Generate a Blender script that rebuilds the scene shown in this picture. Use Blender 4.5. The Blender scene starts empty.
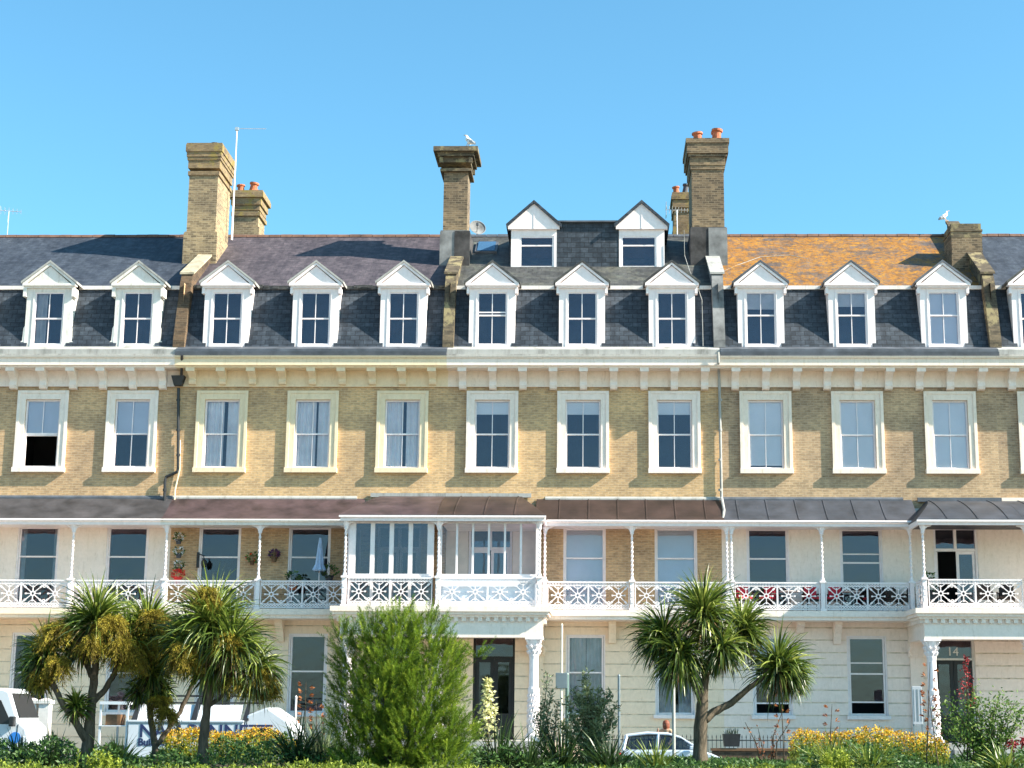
import bpy, math, random
from mathutils import Vector, Matrix
R = math.radians
C = bpy.context.scene.collection
random.seed(7)

# ------------------------------------------------------------------ camera model (used to measure real positions)
F, CAMD, CAMZ, PITCH, YAW, ROLL = 1620.0, 58.0, 2.06, R(11.45), R(1.2), R(0.29)
PX0 = 600.0 - F * math.tan(YAW)             # column of the optical axis; the facade is square to column 600
CAMROT = Matrix.Rotation(YAW, 3, 'Z') @ Matrix.Rotation(R(90) + PITCH, 3, 'X') @ Matrix.Rotation(ROLL, 3, 'Z')
def P(px, row, Y):
    d = CAMROT @ Vector(((px - PX0) / F, (384.0 - row) / F, -1.0))
    t = (Y + CAMD) / d.y
    return Vector((d.x * t, Y, CAMZ + d.z * t))
def Z(row, Y=0.0, px=430): return P(px, row, Y).z
def X(px, row, Y=0.0): return P(px, row, Y).x

# ------------------------------------------------------------------ mesh helpers
class MB:
    def __init__(s): s.v = []; s.f = []; s.t = []
    def quad(s, *pts):
        n = len(s.v); s.v += [tuple(p) for p in pts]; s.f.append(tuple(range(n, n + len(pts))))
    def box(s, x0, x1, y0, y1, z0, z1):
        if x0 > x1: x0, x1 = x1, x0
        if y0 > y1: y0, y1 = y1, y0
        if z0 > z1: z0, z1 = z1, z0
        n = len(s.v)
        s.v += [(x, y, z) for z in (z0, z1) for y in (y0, y1) for x in (x0, x1)]
        for f in ((0,2,3,1),(4,5,7,6),(0,1,5,4),(2,6,7,3),(0,4,6,2),(1,3,7,5)):
            s.f.append(tuple(n + i for i in f))
    def hexa(s, b, t):      # b, t: four bottom and four top points, both counter-clockwise seen from above
        n = len(s.v); s.v += [tuple(p) for p in b] + [tuple(p) for p in t]
        for f in ((3,2,1,0),(4,5,6,7),(0,1,5,4),(1,2,6,5),(2,3,7,6),(3,0,4,7)):
            s.f.append(tuple(n + i for i in f))
    def prism_x(s, poly, x0, x1):   # poly of (y, z)
        n = len(s.v); k = len(poly)
        s.v += [(x0, y, z) for y, z in poly] + [(x1, y, z) for y, z in poly]
        s.f.append(tuple(n + i for i in range(k))); s.f.append(tuple(n + k + i for i in reversed(range(k))))
        for i in range(k):
            j = (i + 1) % k
            s.f.append((n + i, n + k + i, n + k + j, n + j))
    def prism_y(s, poly, y0, y1):   # poly of (x, z)
        n = len(s.v); k = len(poly)
        s.v += [(x, y0, z) for x, z in poly] + [(x, y1, z) for x, z in poly]
        s.f.append(tuple(n + i for i in range(k))); s.f.append(tuple(n + k + i for i in reversed(range(k))))
        for i in range(k):
            j = (i + 1) % k
            s.f.append((n + i, n + k + i, n + k + j, n + j))
    def tube(s, p0, p1, r0, r1=None, n=8, cap=True):
        r1 = r0 if r1 is None else r1
        p0, p1 = Vector(p0), Vector(p1); d = p1 - p0
        if d.length < 1e-6: return
        d.normalize(); a = Vector((0, 0, 1)) if abs(d.z) < .9 else Vector((1, 0, 0))
        u = d.cross(a).normalized(); w = d.cross(u)
        k = len(s.v)
        for p, r in ((p0, r0), (p1, r1)):
            for i in range(n):
                t = 2 * math.pi * i / n
                s.v.append(tuple(p + u * (r * math.cos(t)) + w * (r * math.sin(t))))
        for i in range(n):
            j = (i + 1) % n; s.f.append((k + i, k + j, k + n + j, k + n + i))
        if cap:
            s.f.append(tuple(k + i for i in reversed(range(n)))); s.f.append(tuple(k + n + i for i in range(n)))
    def path(s, pts, radii, n=8):
        pts = [Vector(p) for p in pts]; k0 = len(s.v); m = len(pts)
        pu = None
        for q, p in enumerate(pts):
            d = (pts[min(q + 1, m - 1)] - pts[max(q - 1, 0)]).normalized()
            if pu is None:
                a = Vector((0, 1, 0)) if abs(d.y) < .9 else Vector((1, 0, 0)); u = d.cross(a).normalized()
            else:
                u = (pu - d * pu.dot(d)).normalized()
            pu = u; w = d.cross(u)
            for i in range(n):
                t = 2 * math.pi * i / n
                s.v.append(tuple(p + u * (radii[q] * math.cos(t)) + w * (radii[q] * math.sin(t))))
        for q in range(m - 1):
            for i in range(n):
                j = (i + 1) % n; a = k0 + q * n
                s.f.append((a + i, a + j, a + n + j, a + n + i))
        s.f.append(tuple(k0 + i for i in reversed(range(n)))); s.f.append(tuple(k0 + (m - 1) * n + i for i in range(n)))
    def lathe(s, prof, cx=0, cy=0, n=12):   # prof of (r, z) bottom to top
        k = len(s.v); m = len(prof)
        for r, z in prof:
            for i in range(n):
                t = 2 * math.pi * i / n; s.v.append((cx + r * math.cos(t), cy + r * math.sin(t), z))
        for q in range(m - 1):
            for i in range(n):
                j = (i + 1) % n; a = k + q * n; s.f.append((a + i, a + j, a + n + j, a + n + i))
        s.f.append(tuple(k + i for i in reversed(range(n)))); s.f.append(tuple(k + (m - 1) * n + i for i in range(n)))
    def ring(s, cx, cz, y0, y1, r0, r1, n=12):   # flat ring facing -Y
        k = len(s.v)
        for y in (y0, y1):
            for r in (r0, r1):
                for i in range(n):
                    t = 2 * math.pi * i / n; s.v.append((cx + r * math.cos(t), y, cz + r * math.sin(t)))
        for i in range(n):
            j = (i + 1) % n
            s.f += [(k + i, k + j, k + n + j, k + n + i), (k + 3*n + i, k + 3*n + j, k + 2*n + j, k + 2*n + i),
                    (k + n + i, k + n + j, k + 3*n + j, k + 3*n + i), (k + 2*n + i, k + 2*n + j, k + j, k + i)]
    def bar(s, x0, z0, x1, z1, w, y0, y1):   # flat bar in a panel facing -Y
        d = Vector((x1 - x0, z1 - z0)); d.normalize(); nx, nz = -d.y * w / 2, d.x * w / 2
        s.prism_y([(x0 + nx, z0 + nz), (x0 - nx, z0 - nz), (x1 - nx, z1 - nz), (x1 + nx, z1 + nz)], y0, y1)
    def blade(s, p, d, L, w, droop, tint, seg=4, twist=None):
        p = Vector(p); d = Vector(d).normalized()
        side = d.cross(Vector((0, 0, 1)))
        if side.length < .05: side = Vector((random.uniform(-1, 1), random.uniform(-1, 1), 0))
        side.normalize()
        if twist: side = (Matrix.Rotation(twist, 3, d) @ side)
        k = len(s.v); cur = p.copy(); dd = d.copy(); st = L / seg
        for i in range(seg + 1):
            t = i / seg; ww = w * (1 - t ** 2.2) * (.6 + .4 * min(1, t * 4)) / 2
            if i == seg: ww = w * .03
            s.v.append(tuple(cur - side * ww)); s.v.append(tuple(cur + side * ww))
            cur = cur + dd * st
            dd = (dd + Vector((0, 0, -droop * st * (.4 + t * 1.6)))).normalized()
        for i in range(seg):
            s.f.append((k + 2*i, k + 2*i + 1, k + 2*i + 3, k + 2*i + 2)); s.t.append(tint)
    def leaf(s, p, d, L, w, tint):
        p = Vector(p); d = Vector(d).normalized()
        side = d.cross(Vector((random.uniform(-1, 1), random.uniform(-1, 1), random.uniform(-1, 1))))
        if side.length < .01: side = Vector((1, 0, 0))
        side.normalize(); k = len(s.v); m = p + d * (L * .5)
        s.v += [tuple(p), tuple(m - side * w / 2), tuple(p + d * L), tuple(m + side * w / 2)]
        s.f.append((k, k + 1, k + 2, k + 3)); s.t.append(tint)
    def mesh(s, name, smooth=False, bev=0):
        me = bpy.data.meshes.new(name); me.from_pydata(s.v, [], s.f)
        if s.t and len(s.t) == len(s.f):
            a = me.attributes.new('tint', 'FLOAT', 'FACE'); a.data.foreach_set('value', s.t)
        if smooth: me.polygons.foreach_set('use_smooth', [True] * len(me.polygons))
        me.update(); return me
    def build(s, name, mat, parent=None, loc=None, smooth=False, bev=0, fix=True):
        me = s.mesh(name, smooth)
        if fix and not s.t:
            import bmesh
            b = bmesh.new(); b.from_mesh(me); bmesh.ops.recalc_face_normals(b, faces=b.faces); b.to_mesh(me); b.free()
        return put(name, me, mat, parent, loc, bev)

def put(name, me, mat, parent=None, loc=None, bev=0, rotz=0):
    o = bpy.data.objects.new(name, me); C.objects.link(o)
    if mat is not None and not me.materials: me.materials.append(mat)
    o.parent = parent
    if loc is not None: o.location = loc
    if rotz: o.rotation_euler = (0, 0, rotz)
    if bev:
        m = o.modifiers.new('bevel', 'BEVEL'); m.width = bev; m.segments = 2; m.limit_method = 'ANGLE'
    return o
def tag(o, label=None, cat=None, group=None, kind=None):
    if label: o['label'] = label
    if cat: o['category'] = cat
    if group: o['group'] = group
    if kind: o['kind'] = kind
    return o
def empty(name, loc=(0, 0, 0), rz=0, parent=None):
    o = bpy.data.objects.new(name, None); C.objects.link(o); o.location = loc; o.rotation_euler = (0, 0, rz); o.parent = parent
    o.empty_display_size = .2
    return o
def skin(name, pts, edges, radii, mat, parent=None, root=0, sub=2, loc=None):
    me = bpy.data.meshes.new(name); me.from_pydata([tuple(p) for p in pts], edges, []); me.update()
    o = put(name, me, mat, parent, loc)
    m = o.modifiers.new('skin', 'SKIN'); m.use_smooth_shade = True
    if not me.skin_vertices: me.skin_vertices.new()
    for i, v in enumerate(me.skin_vertices[0].data):
        r = radii[i]; v.radius = (r, r) if not isinstance(r, tuple) else r; v.use_root = (i == root)
    s = o.modifiers.new('sub', 'SUBSURF'); s.levels = sub; s.render_levels = sub
    return o
def copy_tree(o, parent=None):
    c = o.copy(); C.objects.link(c); c.parent = parent
    for ch in [x for x in bpy.data.objects if x.parent == o]: copy_tree(ch, c)
    return c

# ------------------------------------------------------------------ materials
class NT:
    def __init__(s, name):
        s.m = bpy.data.materials.new(name); s.m.use_nodes = True; s.n = s.m.node_tree; s.n.nodes.clear()
        s.out = s.n.nodes.new('ShaderNodeOutputMaterial')
    def N(s, t, **kw):
        x = s.n.nodes.new('ShaderNode' + t)
        for k, v in kw.items():
            if k in x.inputs: x.inputs[k].default_value = v
            else: setattr(x, k, v)
        return x
    def L(s, a, b): s.n.links.new(a, b)
    def coord(s, scale=(1, 1, 1), obj=True):
        tc = s.N('TexCoord'); mp = s.N('Mapping'); mp.inputs['Scale'].default_value = scale
        s.L(tc.outputs['Object'], mp.inputs['Vector']); return mp.outputs['Vector']
    def noise(s, vec, scale, detail=4, rough=.6):
        n = s.N('TexNoise'); n.inputs['Scale'].default_value = scale; n.inputs['Detail'].default_value = detail
        n.inputs['Roughness'].default_value = rough; s.L(vec, n.inputs['Vector']); return n.outputs['Fac']
    def ramp(s, fac, stops):
        r = s.N('ValToRGB'); e = r.color_ramp.elements
        while len(e) < len(stops): e.new(.5)
        for i, (p, c) in enumerate(stops): e[i].position = p; e[i].color = (*c, 1) if len(c) == 3 else c
        s.L(fac, r.inputs['Fac']); return r.outputs['Color']
    def mix(s, a, b, fac, mode='MIX'):
        m = s.N('Mix', data_type='RGBA', blend_type=mode)
        for sock, v in ((m.inputs[6], a), (m.inputs[7], b), (m.inputs[0], fac)):
            if isinstance(v, (int, float)): sock.default_value = v
            elif isinstance(v, tuple): sock.default_value = (*v, 1)
            else: s.L(v, sock)
        return m.outputs[2]
    def finish(s, col, rough=.8, bump=None, bstr=.3, bdist=.02, metal=0, spec=.5, transl=0):
        b = s.N('BsdfPrincipled')
        if isinstance(col, tuple): b.inputs['Base Color'].default_value = (*col, 1)
        else: s.L(col, b.inputs['Base Color'])
        if isinstance(rough, (int, float)): b.inputs['Roughness'].default_value = rough
        else: s.L(rough, b.inputs['Roughness'])
        b.inputs['Metallic'].default_value = metal; b.inputs['Specular IOR Level'].default_value = spec
        if bump is not None:
            bn = s.N('Bump'); bn.inputs['Strength'].default_value = bstr; bn.inputs['Distance'].default_value = bdist
            s.L(bump, bn.inputs['Height']); s.L(bn.outputs['Normal'], b.inputs['Normal'])
        sh = b.outputs[0]
        if transl:
            t = s.N('BsdfTranslucent'); mx = s.N('MixShader'); mx.inputs[0].default_value = transl
            if isinstance(col, tuple): t.inputs['Color'].default_value = (*col, 1)
            else: s.L(col, t.inputs['Color'])
            s.L(sh, mx.inputs[1]); s.L(t.outputs[0], mx.inputs[2]); sh = mx.outputs[0]
        s.L(sh, s.out.inputs['Surface']); return s.m

def plain(name, col, rough=.6, var=.12, scale=3, metal=0, spec=.5, bstr=.15):
    t = NT(name); v = t.coord(); n = t.noise(v, scale, 5)
    dark = tuple(c * (1 - var * 1.6) for c in col); lite = tuple(min(1, c * (1 + var)) for c in col)
    return t.finish(t.ramp(n, [(.3, dark), (.7, lite)]), rough, t.noise(v, scale * 12, 3), bstr, .01, metal, spec)

def brickmat(name, c1, c2, mortar, bw=.235, rh=.088, stain=.35, lichen=None, patch=None):
    t = NT(name); tc = t.N('TexCoord'); sep = t.N('SeparateXYZ'); t.L(tc.outputs['Object'], sep.inputs[0])
    ad = t.N('Math', operation='ADD'); t.L(sep.outputs[0], ad.inputs[0]); t.L(sep.outputs[1], ad.inputs[1])
    cb = t.N('CombineXYZ'); t.L(ad.outputs[0], cb.inputs[0]); t.L(sep.outputs[2], cb.inputs[1])
    br = t.N('TexBrick', offset=.5); t.L(cb.outputs[0], br.inputs['Vector'])
    br.inputs['Color1'].default_value = (*c1, 1); br.inputs['Color2'].default_value = (*c2, 1); br.inputs['Mortar'].default_value = (*mortar, 1)
    br.inputs['Scale'].default_value = 1; br.inputs['Mortar Size'].default_value = .011; br.inputs['Mortar Smooth'].default_value = .3
    br.inputs['Bias'].default_value = 0; br.inputs['Brick Width'].default_value = bw; br.inputs['Row Height'].default_value = rh
    vec = tc.outputs['Object']
    mp = t.N('Mapping'); mp.inputs['Scale'].default_value = (3.2, 3.2, 12); t.L(vec, mp.inputs['Vector'])
    fine = t.noise(mp.outputs[0], 1.5, 6, .75)      # brick to brick colour, blotches a few bricks wide
    col = t.mix(br.outputs['Color'], t.ramp(fine, [(.3, (.50, .46, .42)), (.5, (1, .98, .94)), (.72, (1.38, 1.3, 1.18))]), .85, 'MULTIPLY')
    big = t.noise(vec, .55, 5, .6)
    col = t.mix(col, t.ramp(big, [(.32, (1 - stain, 1 - stain, 1 - stain * .9)), (.6, (1.08, 1.05, 1.0))]), 1, 'MULTIPLY')
    if patch:
        pn = t.noise(vec, .8, 3, .5); col = t.mix(col, patch, t.ramp(pn, [(.58, (0, 0, 0)), (.7, (.5, .5, .5))]))
    if lichen:
        ln = t.noise(vec, 2.2, 6, .7); mz = t.ramp(ln, [(.52, (0, 0, 0)), (.6, (1, 1, 1))])
        col = t.mix(col, lichen, mz)
    return t.finish(col, .92, br.outputs['Fac'], -.5, .012, spec=.2)

def slatemat(name, c1, c2, gap, lichen=None, lich_amt=.5, course=.2):
    t = NT(name); tc = t.N('TexCoord'); sep = t.N('SeparateXYZ'); t.L(tc.outputs['Object'], sep.inputs[0])
    ad = t.N('Math', operation='ADD'); t.L(sep.outputs[2], ad.inputs[0])
    mu = t.N('Math', operation='MULTIPLY'); t.L(sep.outputs[1], mu.inputs[0]); mu.inputs[1].default_value = .35; t.L(mu.outputs[0], ad.inputs[1])
    cb = t.N('CombineXYZ'); t.L(sep.outputs[0], cb.inputs[0]); t.L(ad.outputs[0], cb.inputs[1])
    br = t.N('TexBrick', offset=.5); t.L(cb.outputs[0], br.inputs['Vector'])
    br.inputs['Color1'].default_value = (*c1, 1); br.inputs['Color2'].default_value = (*c2, 1); br.inputs['Mortar'].default_value = (*gap, 1)
    br.inputs['Scale'].default_value = 1; br.inputs['Mortar Size'].default_value = .011; br.inputs['Mortar Smooth'].default_value = .3
    br.inputs['Brick Width'].default_value = .33; br.inputs['Row Height'].default_value = course; br.inputs['Bias'].default_value = .1
    vec = tc.outputs['Object']
    mp = t.N('Mapping'); mp.inputs['Scale'].default_value = (2.5, .6, 5); t.L(vec, mp.inputs['Vector'])
    f1 = t.noise(mp.outputs[0], 1.4, 6, .75)
    col = t.mix(br.outputs['Color'], t.ramp(f1, [(.3, (.45, .46, .48)), (.5, (1, 1, 1)), (.72, (1.9, 1.85, 1.8))]), .9, 'MULTIPLY')
    streak = t.N('Mapping'); streak.inputs['Scale'].default_value = (2.2, .2, .25); t.L(vec, streak.inputs['Vector'])
    sn = t.noise(streak.outputs[0], 1.2, 4, .6)
    col = t.mix(col, t.ramp(sn, [(.35, (.7, .7, .72)), (.65, (1.25, 1.25, 1.22))]), .8, 'MULTIPLY')
    if lichen:
        mp2 = t.N('Mapping'); mp2.inputs['Scale'].default_value = (.8, 1, 1.3); t.L(vec, mp2.inputs['Vector'])
        a = t.noise(mp2.outputs[0], .9, 9, .72); b = t.noise(mp2.outputs[0], 8, 8, .85)
        m0 = t.ramp(a, [(lich_amt - .06, (.05, .05, .05)), (lich_amt + .05, (1, 1, 1))])
        m1 = t.ramp(b, [(.42, (0, 0, 0)), (.54, (1, 1, 1))])
        mm = t.mix(m0, m1, 1, 'MULTIPLY')
        lc = t.ramp(t.noise(vec, 3.3, 5, .8), [(.35, tuple(c * .45 for c in lichen)), (.52, lichen), (.72, (lichen[0] * 1.15, lichen[1] * 1.5, lichen[2] * 1.5))])
        col = t.mix(col, lc, mm)
    return t.finish(col, .62, br.outputs['Fac'], -.6, .015, spec=.35)

def stucco(name, col, dirt=(.45, .4, .3), amt=.35, rough=.75):
    t = NT(name); v = t.coord()
    st = t.N('Mapping'); st.inputs['Scale'].default_value = (1.8, 1.8, .35); t.L(v, st.inputs['Vector'])
    n1 = t.noise(st.outputs[0], 1.3, 7, .7); n2 = t.noise(v, 7, 5, .7)
    c = t.mix(col, tuple(a * b for a, b in zip(col, (dirt[0] * 1.7, dirt[1] * 1.75, dirt[2] * 1.9))), t.ramp(n1, [(.5, (0, 0, 0)), (.8, (amt, amt, amt))]))
    n3 = t.noise(st.outputs[0], 5.5, 6, .75); c = t.mix(c, t.mix(c, (.62, .56, .48), 1, 'MULTIPLY'), t.ramp(n3, [(.54, (0, 0, 0)), (.78, (min(1, amt * 2.2),) * 3)]))
    c = t.mix(c, t.ramp(n2, [(.3, (.9, .9, .89)), (.7, (1.03, 1.03, 1.03))]), 1, 'MULTIPLY')
    return t.finish(c, rough, t.noise(v, 30, 4), .12, .01, spec=.3)

def foliage(name, stops, rough=.5, transl=.3, spec=.35):
    t = NT(name); a = t.N('Attribute', attribute_name='tint'); v = t.coord()
    n = t.noise(v, 2.0, 3); ad = t.N('Math', operation='MULTIPLY_ADD'); t.L(n, ad.inputs[0]); ad.inputs[1].default_value = .3; t.L(a.outputs['Fac'], ad.inputs[2])
    sb = t.N('Math', operation='SUBTRACT'); t.L(ad.outputs[0], sb.inputs[0]); sb.inputs[1].default_value = .15
    return t.finish(t.ramp(sb.outputs[0], stops), rough, spec=spec, transl=transl)

def glassmat(name, tint=(.96, .98, 1), refl=.012, wav=.25):
    t = NT(name); fr = t.N('Fresnel'); fr.inputs['IOR'].default_value = 1.5
    ad = t.N('Math', operation='ADD', use_clamp=True); t.L(fr.outputs[0], ad.inputs[0]); ad.inputs[1].default_value = refl
    tr = t.N('BsdfTransparent'); tr.inputs[0].default_value = (*tint, 1)
    gl = t.N('BsdfGlossy'); gl.inputs['Roughness'].default_value = .02; gl.inputs['Color'].default_value = (.95, .80, .95, 1)
    v = t.coord(); bn = t.N('Bump'); bn.inputs['Strength'].default_value = wav; bn.inputs['Distance'].default_value = .02
    t.L(t.noise(v, 1.6, 2), bn.inputs['Height']); t.L(bn.outputs[0], gl.inputs['Normal'])
    mx = t.N('MixShader'); t.L(ad.outputs[0], mx.inputs[0]); t.L(tr.outputs[0], mx.inputs[1]); t.L(gl.outputs[0], mx.inputs[2])
    t.L(mx.outputs[0], t.out.inputs['Surface']); return t.m

M = {}
M['brick_golden'] = brickmat('brick_buff', (.64, .43, .235), (.47, .315, .18), (.60, .46, .31), stain=.28)  # golden buff brick of the second and third houses
M['brick_tan'] = brickmat('brick_tan', (.60, .40, .235), (.43, .285, .17), (.56, .43, .30), stain=.28)
M['brick_dull'] = brickmat('brick_dull', (.52, .365, .235), (.37, .26, .165), (.51, .40, .29), stain=.33)
M['brick_chim'] = brickmat('brick_chimney', (.38, .29, .18), (.17, .13, .09), (.36, .30, .21), stain=.3)
M['chim_cap'] = brickmat('brick_cap', (.30, .22, .13), (.18, .13, .085), (.28, .22, .15), stain=.35, lichen=(.27, .20, .07))
M['brick_chim_dark'] = brickmat('brick_chimney_dark', (.27, .20, .13), (.10, .08, .06), (.27, .22, .16), stain=.4)
M['lichen_brick'] = brickmat('brick_lichen', (.28, .20, .12), (.18, .13, .08), (.25, .2, .14), stain=.4, lichen=(.28, .20, .08))
M['party_brick'] = brickmat('party_brick', (.15, .10, .065), (.08, .06, .045), (.14, .11, .08), stain=.5)
M['party_lichen'] = brickmat('party_lichen', (.17, .135, .095), (.08, .07, .055), (.14, .12, .09), stain=.5, lichen=(.27, .22, .12))
M['slate_blue'] = slatemat('slate_blue', (0.0493, 0.058, 0.0754), (0.0348, 0.0418, 0.058), (.03, .035, .045))
M['slate_purple'] = slatemat('slate_purple', (0.0837, 0.0682, 0.0775), (0.062, 0.0496, 0.0589), (.045, .04, .045))
M['slate_dark'] = slatemat('slate_dark', (.050, .062, .080), (.026, .034, .046), (.010, .011, .014))
M['slate_mossy'] = slatemat('slate_mossy', (0.072, 0.072, 0.072), (0.042, 0.0432, 0.045), (.03, .03, .03), lichen=(.13, .125, .10), lich_amt=.55)
M['slate_orange'] = slatemat('slate_orange', (0.1125, 0.09, 0.0825), (0.0825, 0.0675, 0.0638), (.05, .04, .03), lichen=(.37, .15, .008), lich_amt=.44)
M['ridge'] = plain('ridge_tile', (.15, .08, .055), .9, .3, 2)
M['lead'] = stucco('lead', (.40, .39, .37), (.16, .15, .13), .95, .7)
M['lead_dark'] = plain('lead_dark', (.09, .10, .12), .55, .3, 2)
M['white'] = stucco('white_paint', (.87, .79, .79), amt=.18, rough=.45)
M['white_old'] = stucco('white_paint_old', (.76, .72, .68), amt=.5, rough=.5)
M['cream'] = stucco('cream_paint', (.84, .68, .47), amt=.3)
M['cream_pale'] = stucco('cream_pale_paint', (.88, .74, .62), amt=.35)
M['stone_white'] = stucco('white_stucco', (.89, .765, .68), amt=.3)
M['wall_pink'] = stucco('pale_stucco', (.92, .765, .68), amt=.25)
M['wall_cream'] = stucco('cream_stucco', (.91, .725, .55), amt=.25)
M['canopy_grey'] = plain('canopy_grey', (.052, .048, .052), .6, .4, 1.4)
M['canopy_purple'] = plain('canopy_purple', (.066, .042, .046), .5, .4, 1.4)
M['canopy_brown'] = plain('canopy_brown', (.042, .025, .022), .5, .35, 1.2)
M['canopy_blue'] = plain('canopy_blue', (.050, .055, .070), .5, .3, 1.2)
M['render_grey'] = plain('cement_render', (.20, .20, .20), .85, .3, 2.2)
M['render_dark'] = plain('dark_render', (.06, .055, .055), .9, .5, 2)  # flat dark tone; on house D's chimney base it paints shadowed brick
M['black_iron'] = plain('black_iron', (.02, .02, .022), .5, .3, 4)
M['terracotta'] = plain('terracotta', (.48, .14, .06), .8, .4, 5)
M['dark_pot'] = plain('dark_pot', (.06, .06, .07), .6, .3, 5)
M['glass'] = glassmat('window_glass')
M['glass_sun'] = glassmat('sunroom_glass', tint=(.5,.55,.6), refl=.05)
M['glass_clear'] = glassmat('clear_glass', tint=(.95,.97,1), refl=.0, wav=.1)
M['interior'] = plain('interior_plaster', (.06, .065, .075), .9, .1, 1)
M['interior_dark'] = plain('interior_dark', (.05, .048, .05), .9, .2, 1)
M['curtain'] = plain('curtain_cloth', (.96, .91, .86), .9, .08, 2)
M['curtain_grey'] = plain('net_curtain', (.52, .52, .50), .9, .15, 2)
M['blind_aqua'] = plain('blind_aqua', (.86, .88, .82), .8, .05, 1)
M['blind_blue'] = plain('blind_blue', (.66, .70, .72), .8, .05, 1)
M['blind_grey'] = plain('blind_grey', (.42, .44, .47), .8, .05, 1)
M['door_dark'] = plain('door_dark', (.010, .009, .010), .5, .2, 2)
M['panel_white'] = plain('frosted_panel', (.72, .78, .86), .9, .04, 1)

M['coping_stone'] = plain('coping_stone', (.40, .34, .24), .9, .25, 3)
M['sun_plaster'] = plain('sunroom_plaster', (.86, .72, .58), .8, .08, 2)
M['joint'] = plain('joint_shade', (.80, .68, .54), .9, .25, 3)  # groove shade put into the colour, a darker tone behind the courses
M['glass_car'] = glassmat('car_glass', tint=(.30,.36,.36), refl=.02, wav=.0)
SKYTINT = (.67, 1.12, 1.09, 1); EXPO = 1.45
# ------------------------------------------------------------------ heights read off the facade
zG = 1.10                                   # raised ground floor
zBal, zBalB = Z(609.5, -1.35), Z(616, -1.35)
zRail = Z(581, -1.3)
zEav, zEavB, zJoin = Z(519.5, -1.45), Z(525.5, -1.45), Z(499, 0)
z2top = Z(386, 0)
zFr = Z(357, 0)
YC = -.75                                   # cornice face
zC0, zC1, zP1 = Z(367, YC), Z(356, YC), Z(348.5, YC + .1)
YM0, YM1 = -.20, .62
zM0, zM1 = Z(347.5, YM0), Z(287, YM1)
SL = .70
YR = 5.8; zR = Z(236, YR); 
SL = (zR - zM1) / (YR - YM1)
def roofz(Y): return zM1 + SL * (Y - YM1)
HR = zRail - zBal
DEPTH = 11.0
PW = 3.35; WB = {}                                   # half a porch
YB, YP = -1.30, -2.85                       # balcony and porch railing planes

def sheet(mb, us, vs, holes, fn, depth=None):
    U = sorted(set(us) | {h[0] for h in holes} | {h[1] for h in holes}); V = sorted(set(vs) | {h[2] for h in holes} | {h[3] for h in holes})
    for i in range(len(U) - 1):
        for j in range(len(V) - 1):
            uc, vc = (U[i] + U[i+1]) / 2, (V[j] + V[j+1]) / 2
            if any(h[0] < uc < h[1] and h[2] < vc < h[3] for h in holes): continue
            mb.quad(fn(U[i], V[j]), fn(U[i+1], V[j]), fn(U[i+1], V[j+1]), fn(U[i], V[j+1]))
    if depth:
        for a, b, c, d in holes:
            def dp(p): return (p[0], p[1] + depth, p[2])
            q = [fn(a, c), fn(b, c), fn(b, d), fn(a, d)]
            for k in range(4):
                p0, p1 = q[k], q[(k+1) % 4]; mb.quad(p0, dp(p0), dp(p1), p1)

def sash(parent, cx, z0, z1, w, y, mat='white', bars=1, rail=.5, fw=.06, blind=None, blind_drop=1.0, curtain=None, gap=.2, lift=0, glass='glass', gx=0, rails=None, bw=.028):
    """the moving frames, panes and cloth of one window, as children of PARENT"""
    m = MB(); x0, x1 = cx - w/2, cx + w/2
    m.box(x0, x0 + fw, y, y + .1, z0, z1); m.box(x1 - fw, x1, y, y + .1, z0, z1)
    m.box(x0 + fw, x1 - fw, y + .002, y + .098, z1 - fw, z1); m.box(x0 + fw, x1 - fw, y + .002, y + .098, z0, z0 + fw * 1.2)
    zr = z0 + (z1 - z0) * rail
    m.box(x0 + fw, x1 - fw, y + .01, y + .07, zr - .025, zr + .03)
    for r in (rails or []):
        zz = z0 + (z1 - z0) * r; m.box(x0 + fw, x1 - fw, y + .012, y + .06, zz - .022, zz + .022)
    for k in range(bars):
        bx = x0 + w * (k + 1) / (bars + 1)
        m.box(bx - bw/2, bx + bw/2, y + .015, y + .055, zr + .03, z1 - fw)
        if not lift: m.box(bx - bw/2, bx + bw/2, y + .045, y + .085, z0 + fw * 1.2, zr - .025)
    zl = z0 + fw * 1.2
    if lift:
        zl = z0 + (z1 - z0) * lift; m.box(x0 + fw, x1 - fw, y + .02, y + .08, zl - .05, zl)
    m.build('sash', M[mat], parent)
    g = MB(); g.box(x0 + fw, x1 - fw, y + .030, y + .036, zr + .03, z1 - fw)
    if lift < .45: g.box(x0 + fw, x1 - fw, y + .060, y + .066, zl, zr - .025)
    g.build('pane', M[glass], parent)
    if blind:
        b = MB(); zb = z1 - (z1 - z0) * blind_drop
        b.box(x0 + fw * .6, x1 - fw * .6, y + .105, y + .115, zb, z1 - .02); b.box(x0 + fw * .6, x1 - fw * .6, y + .101, y + .125, zb - .03, zb)
        b.build('blind', M[blind], parent)
    if curtain:
        c = MB(); n = 44
        for a, b_ in ((x0 + fw * .5, cx + gx - gap / 2), (cx + gx + gap / 2, x1 - fw * .5)):
            if b_ - a < .05: continue
            pr = None; ph = random.uniform(0, 6)
            for i in range(n + 1):
                t = i / n; xx = a + (b_ - a) * t; yy = y + .15 + .035 * math.sin(ph + (b_ - a) * 38 * t) + .012 * math.sin(ph + 91 * t)
                if pr: c.quad((pr[0], pr[1], z0 + .03), (xx, yy, z0 + .03), (xx, yy, z1 - .02), (pr[0], pr[1], z1 - .02))
                pr = (xx, yy)
        c.build('curtain', M[curtain], parent)

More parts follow.
